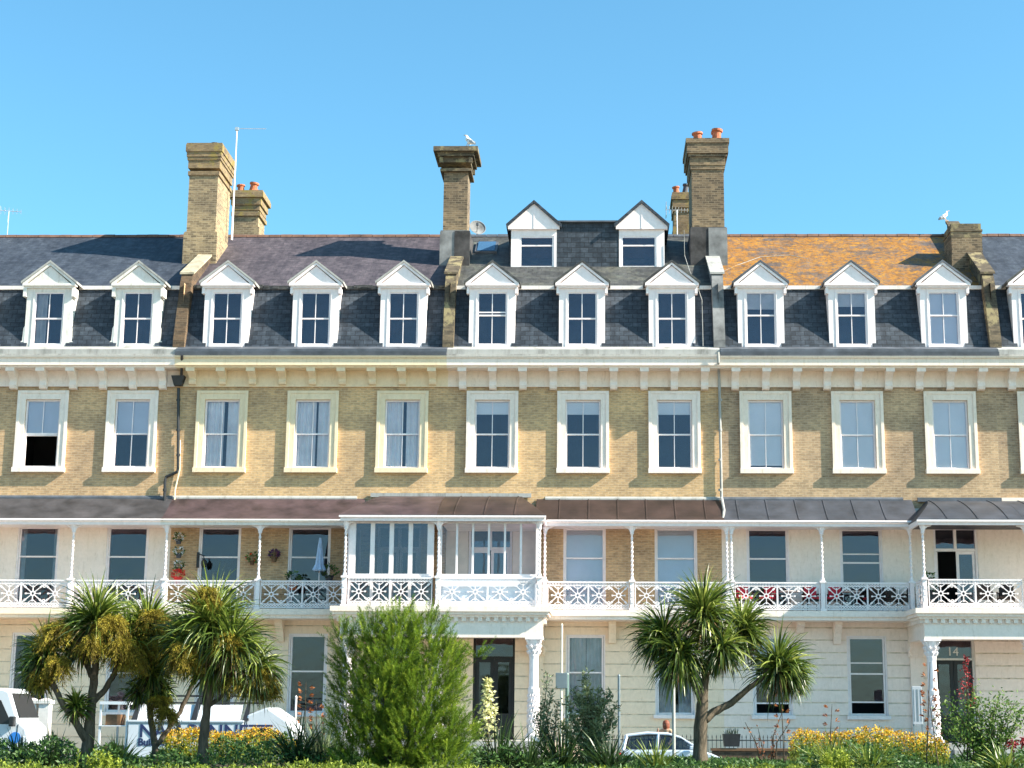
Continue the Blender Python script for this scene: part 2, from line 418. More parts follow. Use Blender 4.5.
# one cast iron panel, two stars wide, built once per width
_panels = {}
def panel_mesh(w):
    k = round(w, 2)
    if k in _panels: return _panels[k]
    m = MB(); h = HR; y0, y1 = -.014, .014
    m.box(0, w, -.035, .035, h - .05, h); m.box(0, w, -.02, .02, .03, .065)
    m.box(0, .028, -.018, .018, .065, h - .05); m.box(w - .028, w, -.018, .018, .065, h - .05)
    zt, zb = h - .15, .18
    m.box(.028, w - .028, -.012, .012, zt - .012, zt + .012); m.box(.028, w - .028, -.012, .012, zb - .012, zb + .012)
    n = int((w - .056) / .098); st = (w - .056) / n
    for i in range(n):
        c = .028 + st * (i + .5)
        m.ring(c, (zt + h - .05) / 2, y0, y1, .020, .046, 8); m.ring(c, (zb + .065) / 2, y0, y1, .022, .052, 8)
    cells = max(1, round((w - .056) / .72)); cw = (w - .056) / cells
    zc = (zt + zb) / 2; hh = (zt - zb) / 2
    for i in range(cells):
        cx = .028 + cw * (i + .5); hw = cw / 2
        m.ring(cx, zc, y0 - .004, y1 + .004, .048, .092, 14)
        for sx, sz in ((1, 1), (-1, 1), (1, -1), (-1, -1)):
            d = math.hypot(hw, hh); m.bar(cx + sx * hw / d * .085, zc + sz * hh / d * .085, cx + sx * (hw - .01), zc + sz * (hh - .01), .030, y0, y1)
            # small leaf on the diagonal
            m.bar(cx + sx * hw * .62, zc + sz * hh * .62, cx + sx * hw * .80, zc + sz * hh * .80, .062, y0 - .003, y1 + .003)
        for sx, sz, L in ((1, 0, hw * .62), (-1, 0, hw * .62), (0, 1, hh * .74), (0, -1, hh * .74)):
            m.bar(cx + sx * .085, zc + sz * .085, cx + sx * L, zc + sz * L, .026, y0 - .001, y1 + .001)
            m.bar(cx + sx * (L - .03), zc + sz * (L - .03), cx + sx * (L + .03), zc + sz * (L + .03), .056, y0 - .005, y1 + .005)
        if i < cells - 1:
            ex = cx + hw
            for zz in (zc + hh - .085, zc - hh + .085): m.ring(ex, zz, y0 - .002, y1 + .002, .022, .05, 8)
        # half lozenges above and below each star
        for s in (1, -1):
            m.bar(cx - .14, zc + s * (hh - .02), cx, zc + s * (hh - .12), .024, y0 + .001, y1 - .001)
            m.bar(cx + .14, zc + s * (hh - .02), cx, zc + s * (hh - .12), .024, y0 + .001, y1 - .001)
    _panels[k] = m.mesh('railing_panel'); return _panels[k]
def rail_run(root, x0, x1, y, mat, n=None, rot=0):
    L = abs(x1 - x0); n = n or max(1, round(L / 1.55)); w = (L - .02) / n
    for i in range(n):
        me = panel_mesh(w).copy() if False else panel_mesh(w)
        if rot: o = put('railing_panel', me, mat, root, (x0, y + (-1 if rot < 0 else 1) * (.01 + i * w), zBal), rotz=R(90) * rot)
        else: o = put('railing_panel', me, mat, root, (x0 + .01 + i * w, y, zBal))

_post = {}
def post(root, x, y, top, mat, left=True, right=True):
    key = (round(top, 2), left, right, mat.name)
    if key not in _post:
        m = MB(); h = HR; t = top - zBal
        m.box(-.10, .10, -.10, .10, 0, .07); m.box(-.075, .075, -.075, .075, .07, h - .02)
        for zz in (.25, .45, .65): m.box(-.045, .045, -.088, .088, zz, zz + .12)
        m.box(-.11, .11, -.11, .11, h - .02, h + .05)
        # twisted shaft
        n = 34; pr = []
        for i in range(n + 1):
            zz = h + .05 + (t - h - .30) * i / n; pr.append((.040 + .014 * math.sin(i * 1.9), zz))
        pr = [(.075, h + .05), (.06, h + .13)] + pr[3:-1] + [(.05, t - .27), (.075, t - .25), (.05, t - .22), (.07, t - .12), (.10, t - .05), (.10, t)]
        m.lathe(pr, n=10)
        for s, ok in ((-1, left), (1, right)):
            if not ok: continue
            m.prism_y([(s * .05, t), (s * .05, t - .26), (s * .09, t - .13), (s * .17, t - .055), (s * .30, t - .03), (s * .30, t)][::s], -.02, .02)
        _post[key] = m.mesh('balcony_post')
    return put('balcony_post', _post[key], mat, root, (x, y, zBal))

_brk = {}
def bracket_mesh(long):
    if long in _brk: return _brk[long]
    m = MB(); w = .13; z1 = zC0 - .002; zb = Z(390.5 if long else 386.0, 0) ; h = z1 - zb
    prof = [(-.05, z1), (-.62, z1), (-.62, z1 - .12)]
    for i in range(1, 9):
        t = i / 8; prof.append((-.60 + .40 * math.sin(t * math.pi / 2), z1 - .12 - (h * .45) * t))
    prof += [(-.22, z1 - h * .62), (-.27, z1 - h * .8), (-.22, z1 - h * .95), (-.12, z1 - h), (-.05, z1 - h)]
    m.prism_x(prof, -w, w); m.prism_x([(-.62, z1 - .001), (-.66, z1 - .001), (-.66, z1 - .13), (-.62, z1 - .13)], -w - .03, w + .03)
    _brk[long] = m.mesh('cornice_bracket'); return _brk[long]

def canopy_profile(y0, z0, y1, z1, n=8):
    out = []
    for i in range(n + 1):
        t = i / n; out.append((y0 + (y1 - y0) * t, z0 + (z1 - z0) * (.72 * t + .28 * math.sin(t * math.pi / 2))))
    return out

def capital(m, cx, cy, z0, h, r):
    m.lathe([(r, z0), (r * 1.08, z0 + h * .05), (r * 1.0, z0 + h * .1), (r * 1.15, z0 + h * .45), (r * 1.65, z0 + h * .85), (r * 1.7, z0 + h * .9)], cx, cy, 12)
    m.box(cx - r * 1.75, cx + r * 1.75, cy - r * 1.75, cy + r * 1.75, z0 + h * .9, z0 + h)
    for ring, (zz, rr, n) in enumerate(((.15, 1.15, 8), (.42, 1.32, 8), (.68, 1.6, 4))):
        for i in range(n):
            a = 2 * math.pi * (i + .5 * (ring % 2) + (.5 if n == 4 else 0)) / n
            c, s = math.cos(a), math.sin(a)
            m.path([(cx + c * r * rr * .85, cy + s * r * rr * .85, z0 + h * zz), (cx + c * r * rr * 1.08, cy + s * r * rr * 1.08, z0 + h * (zz + .14)), (cx + c * r * rr * 1.28, cy + s * r * rr * 1.28, z0 + h * (zz + .17))], [.045, .05, .03], 6)

def chimney(root, wx, Yf, wpx, dep, base_row, base_top, shaft_top, cap_rows, cap_w, mat, capmat, basemat=None, pots=(), extra=None, basew=1.12, taper=0, split=None):
    """wx: centre in house coordinates"""
    X0 = root.location.x
    w = X(wpx + 400, 200, Yf) - X(400, 200, Yf); hw = w / 2
    m = MB(); zb0 = roofz(Yf) - .9; zb1 = Z(base_top, Yf); zs = Z(shaft_top, Yf)
    m.box(wx - hw, wx + hw, Yf, Yf + dep, zb1, zs)
    ch = m.build('chimney', M[mat], root)
    b = MB(); hb = hw * basew; 
    b.box(wx - hb, wx + hb, Yf - .06, Yf + dep + .06, zb0, zb1); b.box(wx - hb * .97, wx + hb * .97, Yf - .03, Yf + dep + .03, zb1, zb1 + .06)
    b.build('chimney_base', M[basemat or mat], ch)
    if split:
        s_, mt = split; sb = MB(); xa_, xb_ = (wx, wx + hb + .02) if s_ > 0 else (wx - hb - .02, wx)
        sb.box(xa_, xb_, Yf - .085, Yf + dep + .085, zb0, zb1 + .02); sb.build('base_render', M[mt], ch)
    c = MB()
    for r0, r1, k in cap_rows:
        hc = hw + (cap_w - 1) * hw * k; e = hc - hw
        c.box(wx - hc, wx + hc, Yf - e, Yf + dep + e, Z(r0, Yf) + .001, Z(r1, Yf))
    if taper:
        zt = Z(taper, Yf); za = Z(cap_rows[-1][1], Yf); hc = hw * cap_w; e = hc - hw
        c.hexa([(wx - hc, Yf - e, za), (wx + hc, Yf - e, za), (wx + hc, Yf + dep + e, za), (wx - hc, Yf + dep + e, za)],
               [(wx - hw * .5, Yf + .3, zt), (wx + hw * .5, Yf + .3, zt), (wx + hw * .5, Yf + dep - .3, zt), (wx - hw * .5, Yf + dep - .3, zt)])
    if extra: extra(c, wx, hw, Yf, dep)
    c.build('chimney_cap', M[capmat], ch)
    top = Z(cap_rows[-1][1], Yf) if not taper else Z(taper, Yf)
    for dx, dy, h, r, pm, tilt in pots:
        p = MB(); p.lathe([(r, 0), (r * 1.12, .02), (r, h * .15), (r * .85, h * .6), (r * .82, h * .8), (r * 1.1, h * .86), (r * 1.1, h), (r * .8, h)], n=12)
        o = p.build('chimney_pot', M[pm], ch, (wx + dx, Yf + dy, top - .01), smooth=False); o.rotation_euler = (0, R(tilt), 0)
    return ch

def house(cfg):
    X0, W = cfg['x0'], cfg['W']
    root = empty('terraced_house', (X0, 0, 0)); tag(root, cfg['label'], 'house', 'tall houses joined in one seaside terrace')
    g = cfg
    bays = g['bays']; side = g['porch']; PW = g.get('pw', 3.35)      # 'L' or 'R'
    pbay = 0 if side == 'L' else 2
    stucco_c = M[g['trim']]
    # --- second floor
    ZW0, ZW1 = Z(468.5, 0), Z(400, 0)
    holes = [(b - .64, b + .64, ZW0, ZW1) for b in bays]
    m = MB(); sheet(m, [0, W], [zJoin - .3, z2top + .1], holes, lambda u, v: (u, 0, v), .3)
    m.quad((0, 0, 0), (0, DEPTH, 0), (0, DEPTH, zM1), (0, 0, zM1)); m.quad((W, 0, 0), (W, 0, zM1), (W, DEPTH, zM1), (W, DEPTH, 0))
    m.quad((0, DEPTH, 0), (W, DEPTH, 0), (W, DEPTH, zM1), (0, DEPTH, zM1))
    m.build('brick_wall', M[g['brick2']], root)
    # --- first floor
    fo = g.get('f1off', 0); zf0, zf1 = zBal + .03, Z(526.5, 0)
    holes = []
    for i, b in enumerate(bays):
        if i == pbay: holes.append((b - .78, b + .78, zf0, zf1))
        else: holes.append((g['f1x'][i] - .76, g['f1x'][i] + .76, zf0, zf1))
    m = MB(); sheet(m, [0, W], [zBalB, zJoin - .3], holes, lambda u, v: (u, -.004, v), .3)
    m.build('first_floor_wall', M[g['wall1']], root)
    # --- ground floor with channelled courses
    gz0, gz1 = Z(713.5, 0), Z(634, 0); go = .1
    gh = []
    for i, b in enumerate(bays):
        if i == pbay: gh.append((b + g['doorx'] - .74, b + g['doorx'] + .74, zG, Z(637, 0)))
        else: gh.append((g['f0x'][i] - .70, g['f0x'][i] + .70, gz0, gz1))
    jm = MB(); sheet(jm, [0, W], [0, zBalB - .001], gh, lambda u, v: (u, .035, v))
    m = MB()
    for a, b_, c_, d_ in gh:
        q = [(a, .034, c_), (b_, .034, c_), (b_, .034, d_), (a, .034, d_)]
        for k in range(4):
            p0, p1 = q[k], q[(k+1) % 4]; m.quad(p0, (p0[0], .335, p0[2]), (p1[0], .335, p1[2]), p1)
    ztop = zBalB - .28; n = 11; st = (ztop - .25) / n
    zs = [.25 + st * i for i in range(n + 1)]
    m.box(0, W, .001, .034, 0, .235); m.box(0, W, -.03, .034, ztop + .012, zBalB - .002)
    for k in range(n):
        a, b_ = zs[k] + .02, zs[k + 1] - .02
        cuts = sorted({a, b_} | {h[j] for h in gh for j in (2, 3) if a < h[j] < b_})
        for q in range(len(cuts) - 1):
            zc = (cuts[q] + cuts[q+1]) / 2; xs = [0.0]
            for h in sorted(gh):
                if h[2] < zc < h[3]: xs += [h[0], h[1]]
            xs.append(W)
            for e in range(0, len(xs), 2): m.box(xs[e], xs[e+1], 0, .034, cuts[q], cuts[q+1])
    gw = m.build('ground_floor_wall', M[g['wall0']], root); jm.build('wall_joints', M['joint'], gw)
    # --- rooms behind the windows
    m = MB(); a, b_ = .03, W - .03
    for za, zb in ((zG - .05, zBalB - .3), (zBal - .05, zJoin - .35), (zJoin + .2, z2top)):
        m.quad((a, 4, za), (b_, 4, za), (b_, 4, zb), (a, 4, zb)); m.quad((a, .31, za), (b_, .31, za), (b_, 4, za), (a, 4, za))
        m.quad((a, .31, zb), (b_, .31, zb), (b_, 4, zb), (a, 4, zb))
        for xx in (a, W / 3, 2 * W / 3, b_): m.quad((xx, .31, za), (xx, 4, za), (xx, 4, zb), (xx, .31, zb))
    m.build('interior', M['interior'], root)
    # --- second floor windows
    for i, b in enumerate(bays):
        s = MB(); so, zt = .93, Z(391, -.1); zb = Z(469, -.1)
        for x0, x1, z0, z1 in ((b - so, b - .64, zb, zt), (b + .64, b + so, zb, zt), (b - .64, b + .64, ZW1, zt)):
            s.box(x0, x1, -.07, .002, z0, z1)
        for x0, x1 in ((b - so + .0, b - so + .09), (b + so - .09, b + so)): s.box(x0 - .012, x1 + .012, -.10, -.068, zb, zt + .012)
        s.box(b - so + .103, b + so - .103, -.10, -.068, zt - .09, zt + .012)
        s.box(b - so - .03, b + so + .03, -.17, .3, Z(472.6, -.17), ZW0 + .0)
        wdw = s.build('window', stucco_c, root, bev=.008)
        sash(wdw, b, ZW0 + .002, ZW1 - .002, 1.275, .04, **g['w2'][i])
    # --- first floor windows
    for i, b in enumerate(bays):
        if i == pbay: continue
        bb = g['f1x'][i]; s = MB(); 
        for sx in (-1, 1): s.box(bb + sx * .76, bb + sx * .71, .02, .20, zf0, zf1)
        s.box(bb - .71, bb + .71, .021, .199, zf1 - .05, zf1)
        wdw = s.build('window', M['white'], root); sash(wdw, bb, zf0, zf1 - .052, 1.418, .08, **g['w1'][i])
    # --- porch bay door on the balcony
    b = bays[pbay]; s = MB()
    for sx in (-1, 1): s.box(b + sx * .78, b + sx * .70, .02, .22, zf0, zf1)
    s.box(b - .70, b + .70, .021, .219, zf1 - .06, zf1); zt = zf0 + (zf1 - zf0) * .74
    s.box(b - .70, b + .70, .04, .18, zt - .05, zt + .05); s.box(b - .05, b + .05, .05, .17, zt + .05, zf1 - .06)
    dr = s.build('balcony_door', M['white'], root)
    for sx in (-1, 1):
        if g.get('door_open') and sx < 0:
            l = MB(); l.box(b - .68, b - .62, .18, .76, zf0, zt - .06); l.build('door_leaf', M['white'], dr); continue
        x0, x1 = sorted((b + sx * .02, b + sx * .69)); l = MB()
        l.box(x0, x0 + .1, .08, .14, zf0, zt - .052); l.box(x1 - .1, x1, .08, .14, zf0, zt - .052)
        l.box(x0 + .1, x1 - .1, .081, .139, zf0, zf0 + .25); l.box(x0 + .1, x1 - .1, .081, .139, zt - .15, zt - .052)
        lf = l.build('door_leaf', M['white'], dr)
        p = MB(); p.box(x0 + .1, x1 - .1, .10, .106, zf0 + .25, zt - .15); p.build('pane', M['glass'], dr)
    p = MB(); p.box(b - .70, b - .05, .10, .106, zt + .05, zf1 - .06); p.box(b + .05, b + .70, .10, .106, zt + .05, zf1 - .06); p.build('pane', M['glass'], dr)
    # --- ground floor windows
    for i, b in enumerate(bays):
        if i == pbay: continue
        bb = g['f0x'][i]; s = MB()
        for sx in (-1, 1): s.box(bb + sx * .70, bb + sx * .64, .05, .22, gz0, gz1)
        s.box(bb - .64, bb + .64, .051, .219, gz1 - .05, gz1)
        s.box(bb - .76, bb + .76, -.12, .3, gz0 - .13, gz0)
        wdw = s.build('window', M['white'], root); sash(wdw, bb, gz0 + .002, gz1 - .052, 1.26, .09, **g['w0'][i])
    # --- front door
    b = bays[pbay] + g['doorx']; d0, d1 = zG, Z(637, 0); s = MB()
    for sx in (-1, 1): s.box(b + sx * .74, b + sx * .66, .12, .26, d0, d1)
    zt = Z(657, 0); s.box(b - .66, b + .66, .121, .259, d1 - .05, d1); s.box(b - .66, b + .66, .13, .25, zt - .03, zt + .04)
    dr = s.build('front_door', M[g.get('doorframe', 'white_old')], root)
    for sx in (-1, 1):
        x0, x1 = sorted((b + sx * .006, b + sx * .655)); l = MB()
        l.box(x0, x0 + .13, .17, .22, d0, zt - .03); l.box(x1 - .13, x1, .17, .22, d0, zt - .03)
        l.box(x0 + .13, x1 - .13, .171, .219, d0, d0 + .9); l.box(x0 + .13, x1 - .13, .171, .219, zt - .17, zt - .03); l.box(x0 + .16, x1 - .16, .16, .171, d0 + .15, d0 + .75)
        l.build('door_leaf', M['door_dark'], dr); p = MB(); p.box(x0 + .13, x1 - .13, .19, .196, d0 + .9, zt - .17); p.build('pane', M['glass'], dr)
    p = MB(); p.box(b - .66, b + .66, .18, .186, zt + .04, d1 - .05); p.build('fanlight', M['glass'], dr)
    kn = MB(); kn.lathe([(.02, 0), (.035, .02), (.03, .05)], n=8); o = kn.build('knob', M['lead'], dr, (b + .07, .16, d0 + 1.05)); o.rotation_euler = (R(90), 0, 0)
    if g.get('number'):
        cu = bpy.data.curves.new('house_number', 'FONT'); cu.body = g['number']; cu.size = .42; cu.extrude = .006; cu.align_x = 'CENTER'
        o = bpy.data.objects.new('house_number', cu); C.objects.link(o); o.parent = dr; cu.materials.append(M['white_old']); o.location = (b, .165, zt + .13); o.rotation_euler = (R(90), 0, 0)
    # --- cornice, frieze, brackets, blocking course
    m = MB(); m.box(0, W, -.05, .0, Z(386, -.05), zC0 + .1); m.box(0, W, -.08, -.05, Z(387, -.05), Z(384.5, -.05))
    m.build('frieze', M[g['frieze']], root)
    m = MB()
    prof = [(0, zC0), (YC + .10, zC0), (YC + .10, zC0 + .05), (YC, zC0 + .07), (YC, zC1 - .10), (YC - .06, zC1 - .06), (YC - .08, zC1), (0, zC1)]
    m.prism_x(prof, .002, W - .002); m.build('cornice', M[g['trim']], root)
    nb = 9; sp = W / nb
    for i in range(nb):
        x = sp * (i + .5) + g.get('boff', 0)
        if x > W - .1 or x < .1: continue
        put('cornice_bracket', bracket_mesh(g.get('longb', True)), M[g['trim']], root, (x, 0, 0))
    m = MB()
    if g['gutter'] == 'lead':
        m.prism_x([(YC + .1, zC1 + .002), (YC + .1, zP1 - .03), (YC + .16, zP1), (YM0, zM0 + .03), (YM0, zC1 + .002)], .003, W - .003)
        m.prism_x([(YC - .04, zC1 + .003), (YC - .04, zC1 + .07), (YC + .098, zC1 + .07), (YC + .098, zC1 + .003)], .003, W - .003)
        m.build('parapet_gutter', M['lead'], root)
    else:
        m.prism_x([(YC - .05, zC1 + .002), (YC - .07, zC1 + .16), (YC + .05, zC1 + .16), (YC + .05, zP1 - .02), (YM0, zM0 + .03), (YM0, zC1 + .002)], .003, W - .003)
        m.build('parapet_gutter', M['lead_dark'], root)
    # --- mansard
    def fm(u, v): return (u, YM0 + (YM1 - YM0) * v, zM0 + (zM1 - zM0) * v)
    doff = g.get('doff', 0)
    m = MB(); sheet(m, [0, W], [0, 1], [(b + doff - .72, b + doff + .72, 0, .97) for b in g['dx']], fm)
    m.build('mansard_slope', M[g['mansard']], root)
    m = MB()
    xs = [0] + [v for b in g['dx'] for v in (b + doff - .86, b + doff + .86)] + [W]
    for k in range(0, len(xs), 2): m.box(xs[k], xs[k+1], YM1 - .12, YM1 + .02, zM1 - .12, zM1 + .02)
    m.build('roof_edging', M[g.get('edging', 'white_old')], root)
    # --- roof
    YE = YR * 2 - YM1
    m = MB(); m.prism_x([(YM1 - .06, zM1 - .01), (YR, zR), (YE, zM1 - .01)], 0, W)
    rf = m.build('roof', M[g['roof']], root)
    m = MB(); nn = int(W / .45)
    for k in range(nn):
        a_ = W * k / nn + .01; b2 = W * (k + 1) / nn - .01; dz = random.uniform(-.008, .012)
        m.prism_x([(YR - .16, zR - .08), (YR - .1, zR + .03 + dz), (YR, zR + .07 + dz), (YR + .1, zR + .03 + dz), (YR + .16, zR - .08)], a_, b2)
    m.build('ridge_tiles', M[g.get('ridge', 'ridge')], rf)
    if g.get('roughedge'):
        m = MB()
        for k in range(60):
            a_ = random.uniform(.1, W - .3); m.box(a_, a_ + random.uniform(.1, .35), YM1 - random.uniform(.1, .18), YM1 + .1, zM1 - .04 - random.uniform(0, .05), zM1 + random.uniform(.01, .05))
        m.build('slipped_slates', M['slate_mossy'], rf)
    # --- dormers
    for i, b in enumerate(g['dx']):
        dormer(root, b + doff, g, i)
    # --- party wall upstand on the left boundary
    if g.get('party'):
        pm, wv, yend = g['party']; k = .52 if yend > 5 else .26
        pl = [(YM0 - .16, zM0 - .02), (YM0 - .16, zM0 + .25), (YM1 - .42, zM1 + .05), (YM1 - .25, zM1 + .42), (yend, roofz(yend) + k), (yend, roofz(yend) - .4), (YM1 + .5, zM1 - .5), (YM0 + .5, zM0)]
        m = MB(); m.prism_x(pl, -wv / 2, wv / 2); pw = m.build('party_wall', M[pm], root)
        m = MB(); m.prism_x([(YM1 - .30, zM1 + .42), (YM1 - .30, zM1 + .50), (yend, roofz(yend) + k + .09), (yend, roofz(yend) + k + .002)], -wv / 2 - .06, wv / 2 + .06)
        m.build('coping', M[g.get('coping', 'lead')], pw)
    # --- balcony slab
    xa, xb = (0, W - PW) if side == 'R' else (PW, W)
    m = MB(); m.box(xa, xb, -1.42, -.006, zBalB + .02, zBal); m.box(xa, xb, -1.36, -.007, zBalB - .10, zBalB + .018)
    m.build('balcony_floor', M[g['wall0'] if g.get('slabwall') else g['slab']], root)
    px_ = [W - PW - .0] if side == 'R' else [PW]
    mid = g['mid']
    # corbels
    for cxx in (mid - .68, mid + .62):
        m = MB(); hgt = .75 if (cxx > mid) == (side == 'R') else .38; z1 = zBalB - .101
        m.prism_x([(-.031, z1), (-.62, z1), (-.6, z1 - .12), (-.3, z1 - .22 * hgt / .4), (-.2, z1 - hgt * .8), (-.12, z1 - hgt), (-.031, z1 - hgt)], cxx - .13, cxx + .13)
        m.build('balcony_corbel', M[g['wall0']], root)
    iron = M[g.get('iron', 'white')]
    # --- balcony railings and posts
    ends = [xa + .02, mid, xb]
    if side == 'R': bx = [g.get('startx', xa + .1), mid, xb - .05]
    else: bx = [xa + .05, mid, g.get('endx', xb - .1)]
    rail_run(root, bx[0] + .09, bx[1] - .09, YB, iron, 2); rail_run(root, bx[1] + .09, bx[2] - .09, YB, iron, 2)
    for j, x in enumerate(bx):
        if g.get('skip_post') == j: continue
        atp = (j == 2 and side == 'R') or (j == 0 and side == 'L')
        post(root, x, YB, zEavB, iron, left=j > 0, right=j < 2)
    # --- canopy over the balcony
    cm = M[g['canopy']]; m = MB(); pr = canopy_profile(-.02, zJoin, -1.45, zEav)
    m.prism_x(pr + [(y, z - .05) for y, z in reversed(pr)], xa - (0 if side == 'R' else .3), xb + (.3 if side == 'R' else 0))
    if g.get('seams'):
        x = xa + .5
        while x < xb:
            for q in range(len(pr) - 1):
                (ya, za), (yb, zb) = pr[q], pr[q+1]
                m.hexa([(x, ya, za), (x + .05, ya, za), (x + .05, yb, zb), (x, yb, zb)], [(x + .01, ya, za + .025), (x + .04, ya, za + .025), (x + .04, yb, zb + .025), (x + .01, yb, zb + .025)])
            x += g['seams'] * random.uniform(.97, 1.03)
    cn = m.build('canopy', cm, root)
    m = MB(); m.box(xa + .001, xb - .001, -1.46, -1.36, zEavB, zEav - .06)
    m.box(xa + .001, xb - .001, -1.36, -.006, zEavB + .05, zEavB + .07)
    m.tube((xa, -1.52, zEav - .05), (xb, -1.52, zEav - .05), .045, n=8)
    m.build('gutter', M['white'] if not g.get('gut_old') else M['white_old'], cn)
    m = MB(); m.prism_x([(-.001, zJoin - .06), (-.05, zJoin - .02), (-.05, zJoin + .03), (-.001, zJoin + .1)], xa, xb); m.build('flashing', M[g.get('flash', 'lead')], cn)
    porch(root, g, W, side, iron)
    return root

def dormer(root, b, g, i):
    Yd = -.14; z0, z1 = Z(348, Yd), Z(286, Yd); za = Z(262, Yd - .2); hb, ho, he = .845, .545, .985
    wz0, wz1 = Z(345, Yd), Z(292, Yd); dm = M[g.get('dormer', 'white')]
    m = MB(); m.box(b - hb, b - ho, Yd, Yd + .12, z0, z1); m.box(b + ho, b + hb, Yd, Yd + .12, z0, z1)
    m.box(b - ho, b + ho, Yd, Yd + .12, wz1, z1); m.box(b - ho - .06, b + ho + .06, Yd - .05, Yd + .12, z0 - .02, wz0)
    for s in (-1, 1):
        m.box(b + s * hb, b + s * (hb - .06), Yd + .121, 1.3, z0, z1)
        m.box(b + s * (ho + .02), b + s * (ho + .055), Yd - .02, Yd - .001, z0 + .04, z1 - .03)
    # pediment: triangle, horizontal moulding, raking boards
    m.prism_y([(b - hb - .02, z1), (b + hb + .02, z1), (b, za - .12)], Yd - .11, Yd + .1)
    m.box(b - he, b + he, Yd - .17, Yd + .1, z1 - .02, z1 + .07); m.box(b - he + .05, b + he - .05, Yd - .10, Yd - .001, z1 - .09, z1 - .021)
    for s in (-1, 1):
        e = (b + s * he, z1 + .072); dx, dz = b - e[0], za - e[1]
        L = math.hypot(dx, dz); nx, nz = -dz / L * .11 * (-s), 0
        m.prism_y([e, (b, za), (b, za - .10), (b + s * (he - .14), z1 + .072)], Yd - .17, Yd + .06)
    if g.get('scroll'):
        for s in (-1, 1):
            m.prism_y([(b + s * hb, z0), (b + s * (hb + .20), z0), (b + s * (hb + .20), z0 + .16), (b + s * (hb + .07), z0 + .28), (b + s * (hb + .05), z0 + .75), (b + s * hb, z0 + .85)], Yd + .01, Yd + .09)
            m.box(b + s * (hb + .001), b + s * (hb + .12), Yd - .10, Yd + .3, z1 - .42, z1 - .095)
    else:
        for s in (-1, 1): m.box(b + s * (hb + .001), b + s * (hb + .10), Yd - .08, Yd + .2, z1 - .30, z1 - .095)
    d = m.build('dormer', dm, root)
    m = MB()
    for s in (-1, 1):
        p = [(b + s * (he + .05), z1 + .055), (b, za + .005), (b, za + .085), (b + s * (he + .06), z1 + .135)]
        m.prism_y(p, Yd - .20, 2.4)
    m.build('dormer_roof', M[g.get('droof', 'lead')], d)
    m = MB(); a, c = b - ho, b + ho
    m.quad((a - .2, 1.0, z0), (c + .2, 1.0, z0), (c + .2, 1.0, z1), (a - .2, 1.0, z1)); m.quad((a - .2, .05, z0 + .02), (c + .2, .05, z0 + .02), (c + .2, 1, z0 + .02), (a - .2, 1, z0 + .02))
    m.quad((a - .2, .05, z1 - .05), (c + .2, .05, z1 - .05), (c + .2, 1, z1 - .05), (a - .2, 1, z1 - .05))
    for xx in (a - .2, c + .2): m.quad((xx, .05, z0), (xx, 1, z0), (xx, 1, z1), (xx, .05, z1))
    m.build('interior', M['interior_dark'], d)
    k = dict(g['wd'][i]); k.setdefault('fw', .05); sash(d, b, wz0, wz1, 2 * ho, Yd + .03, **k)

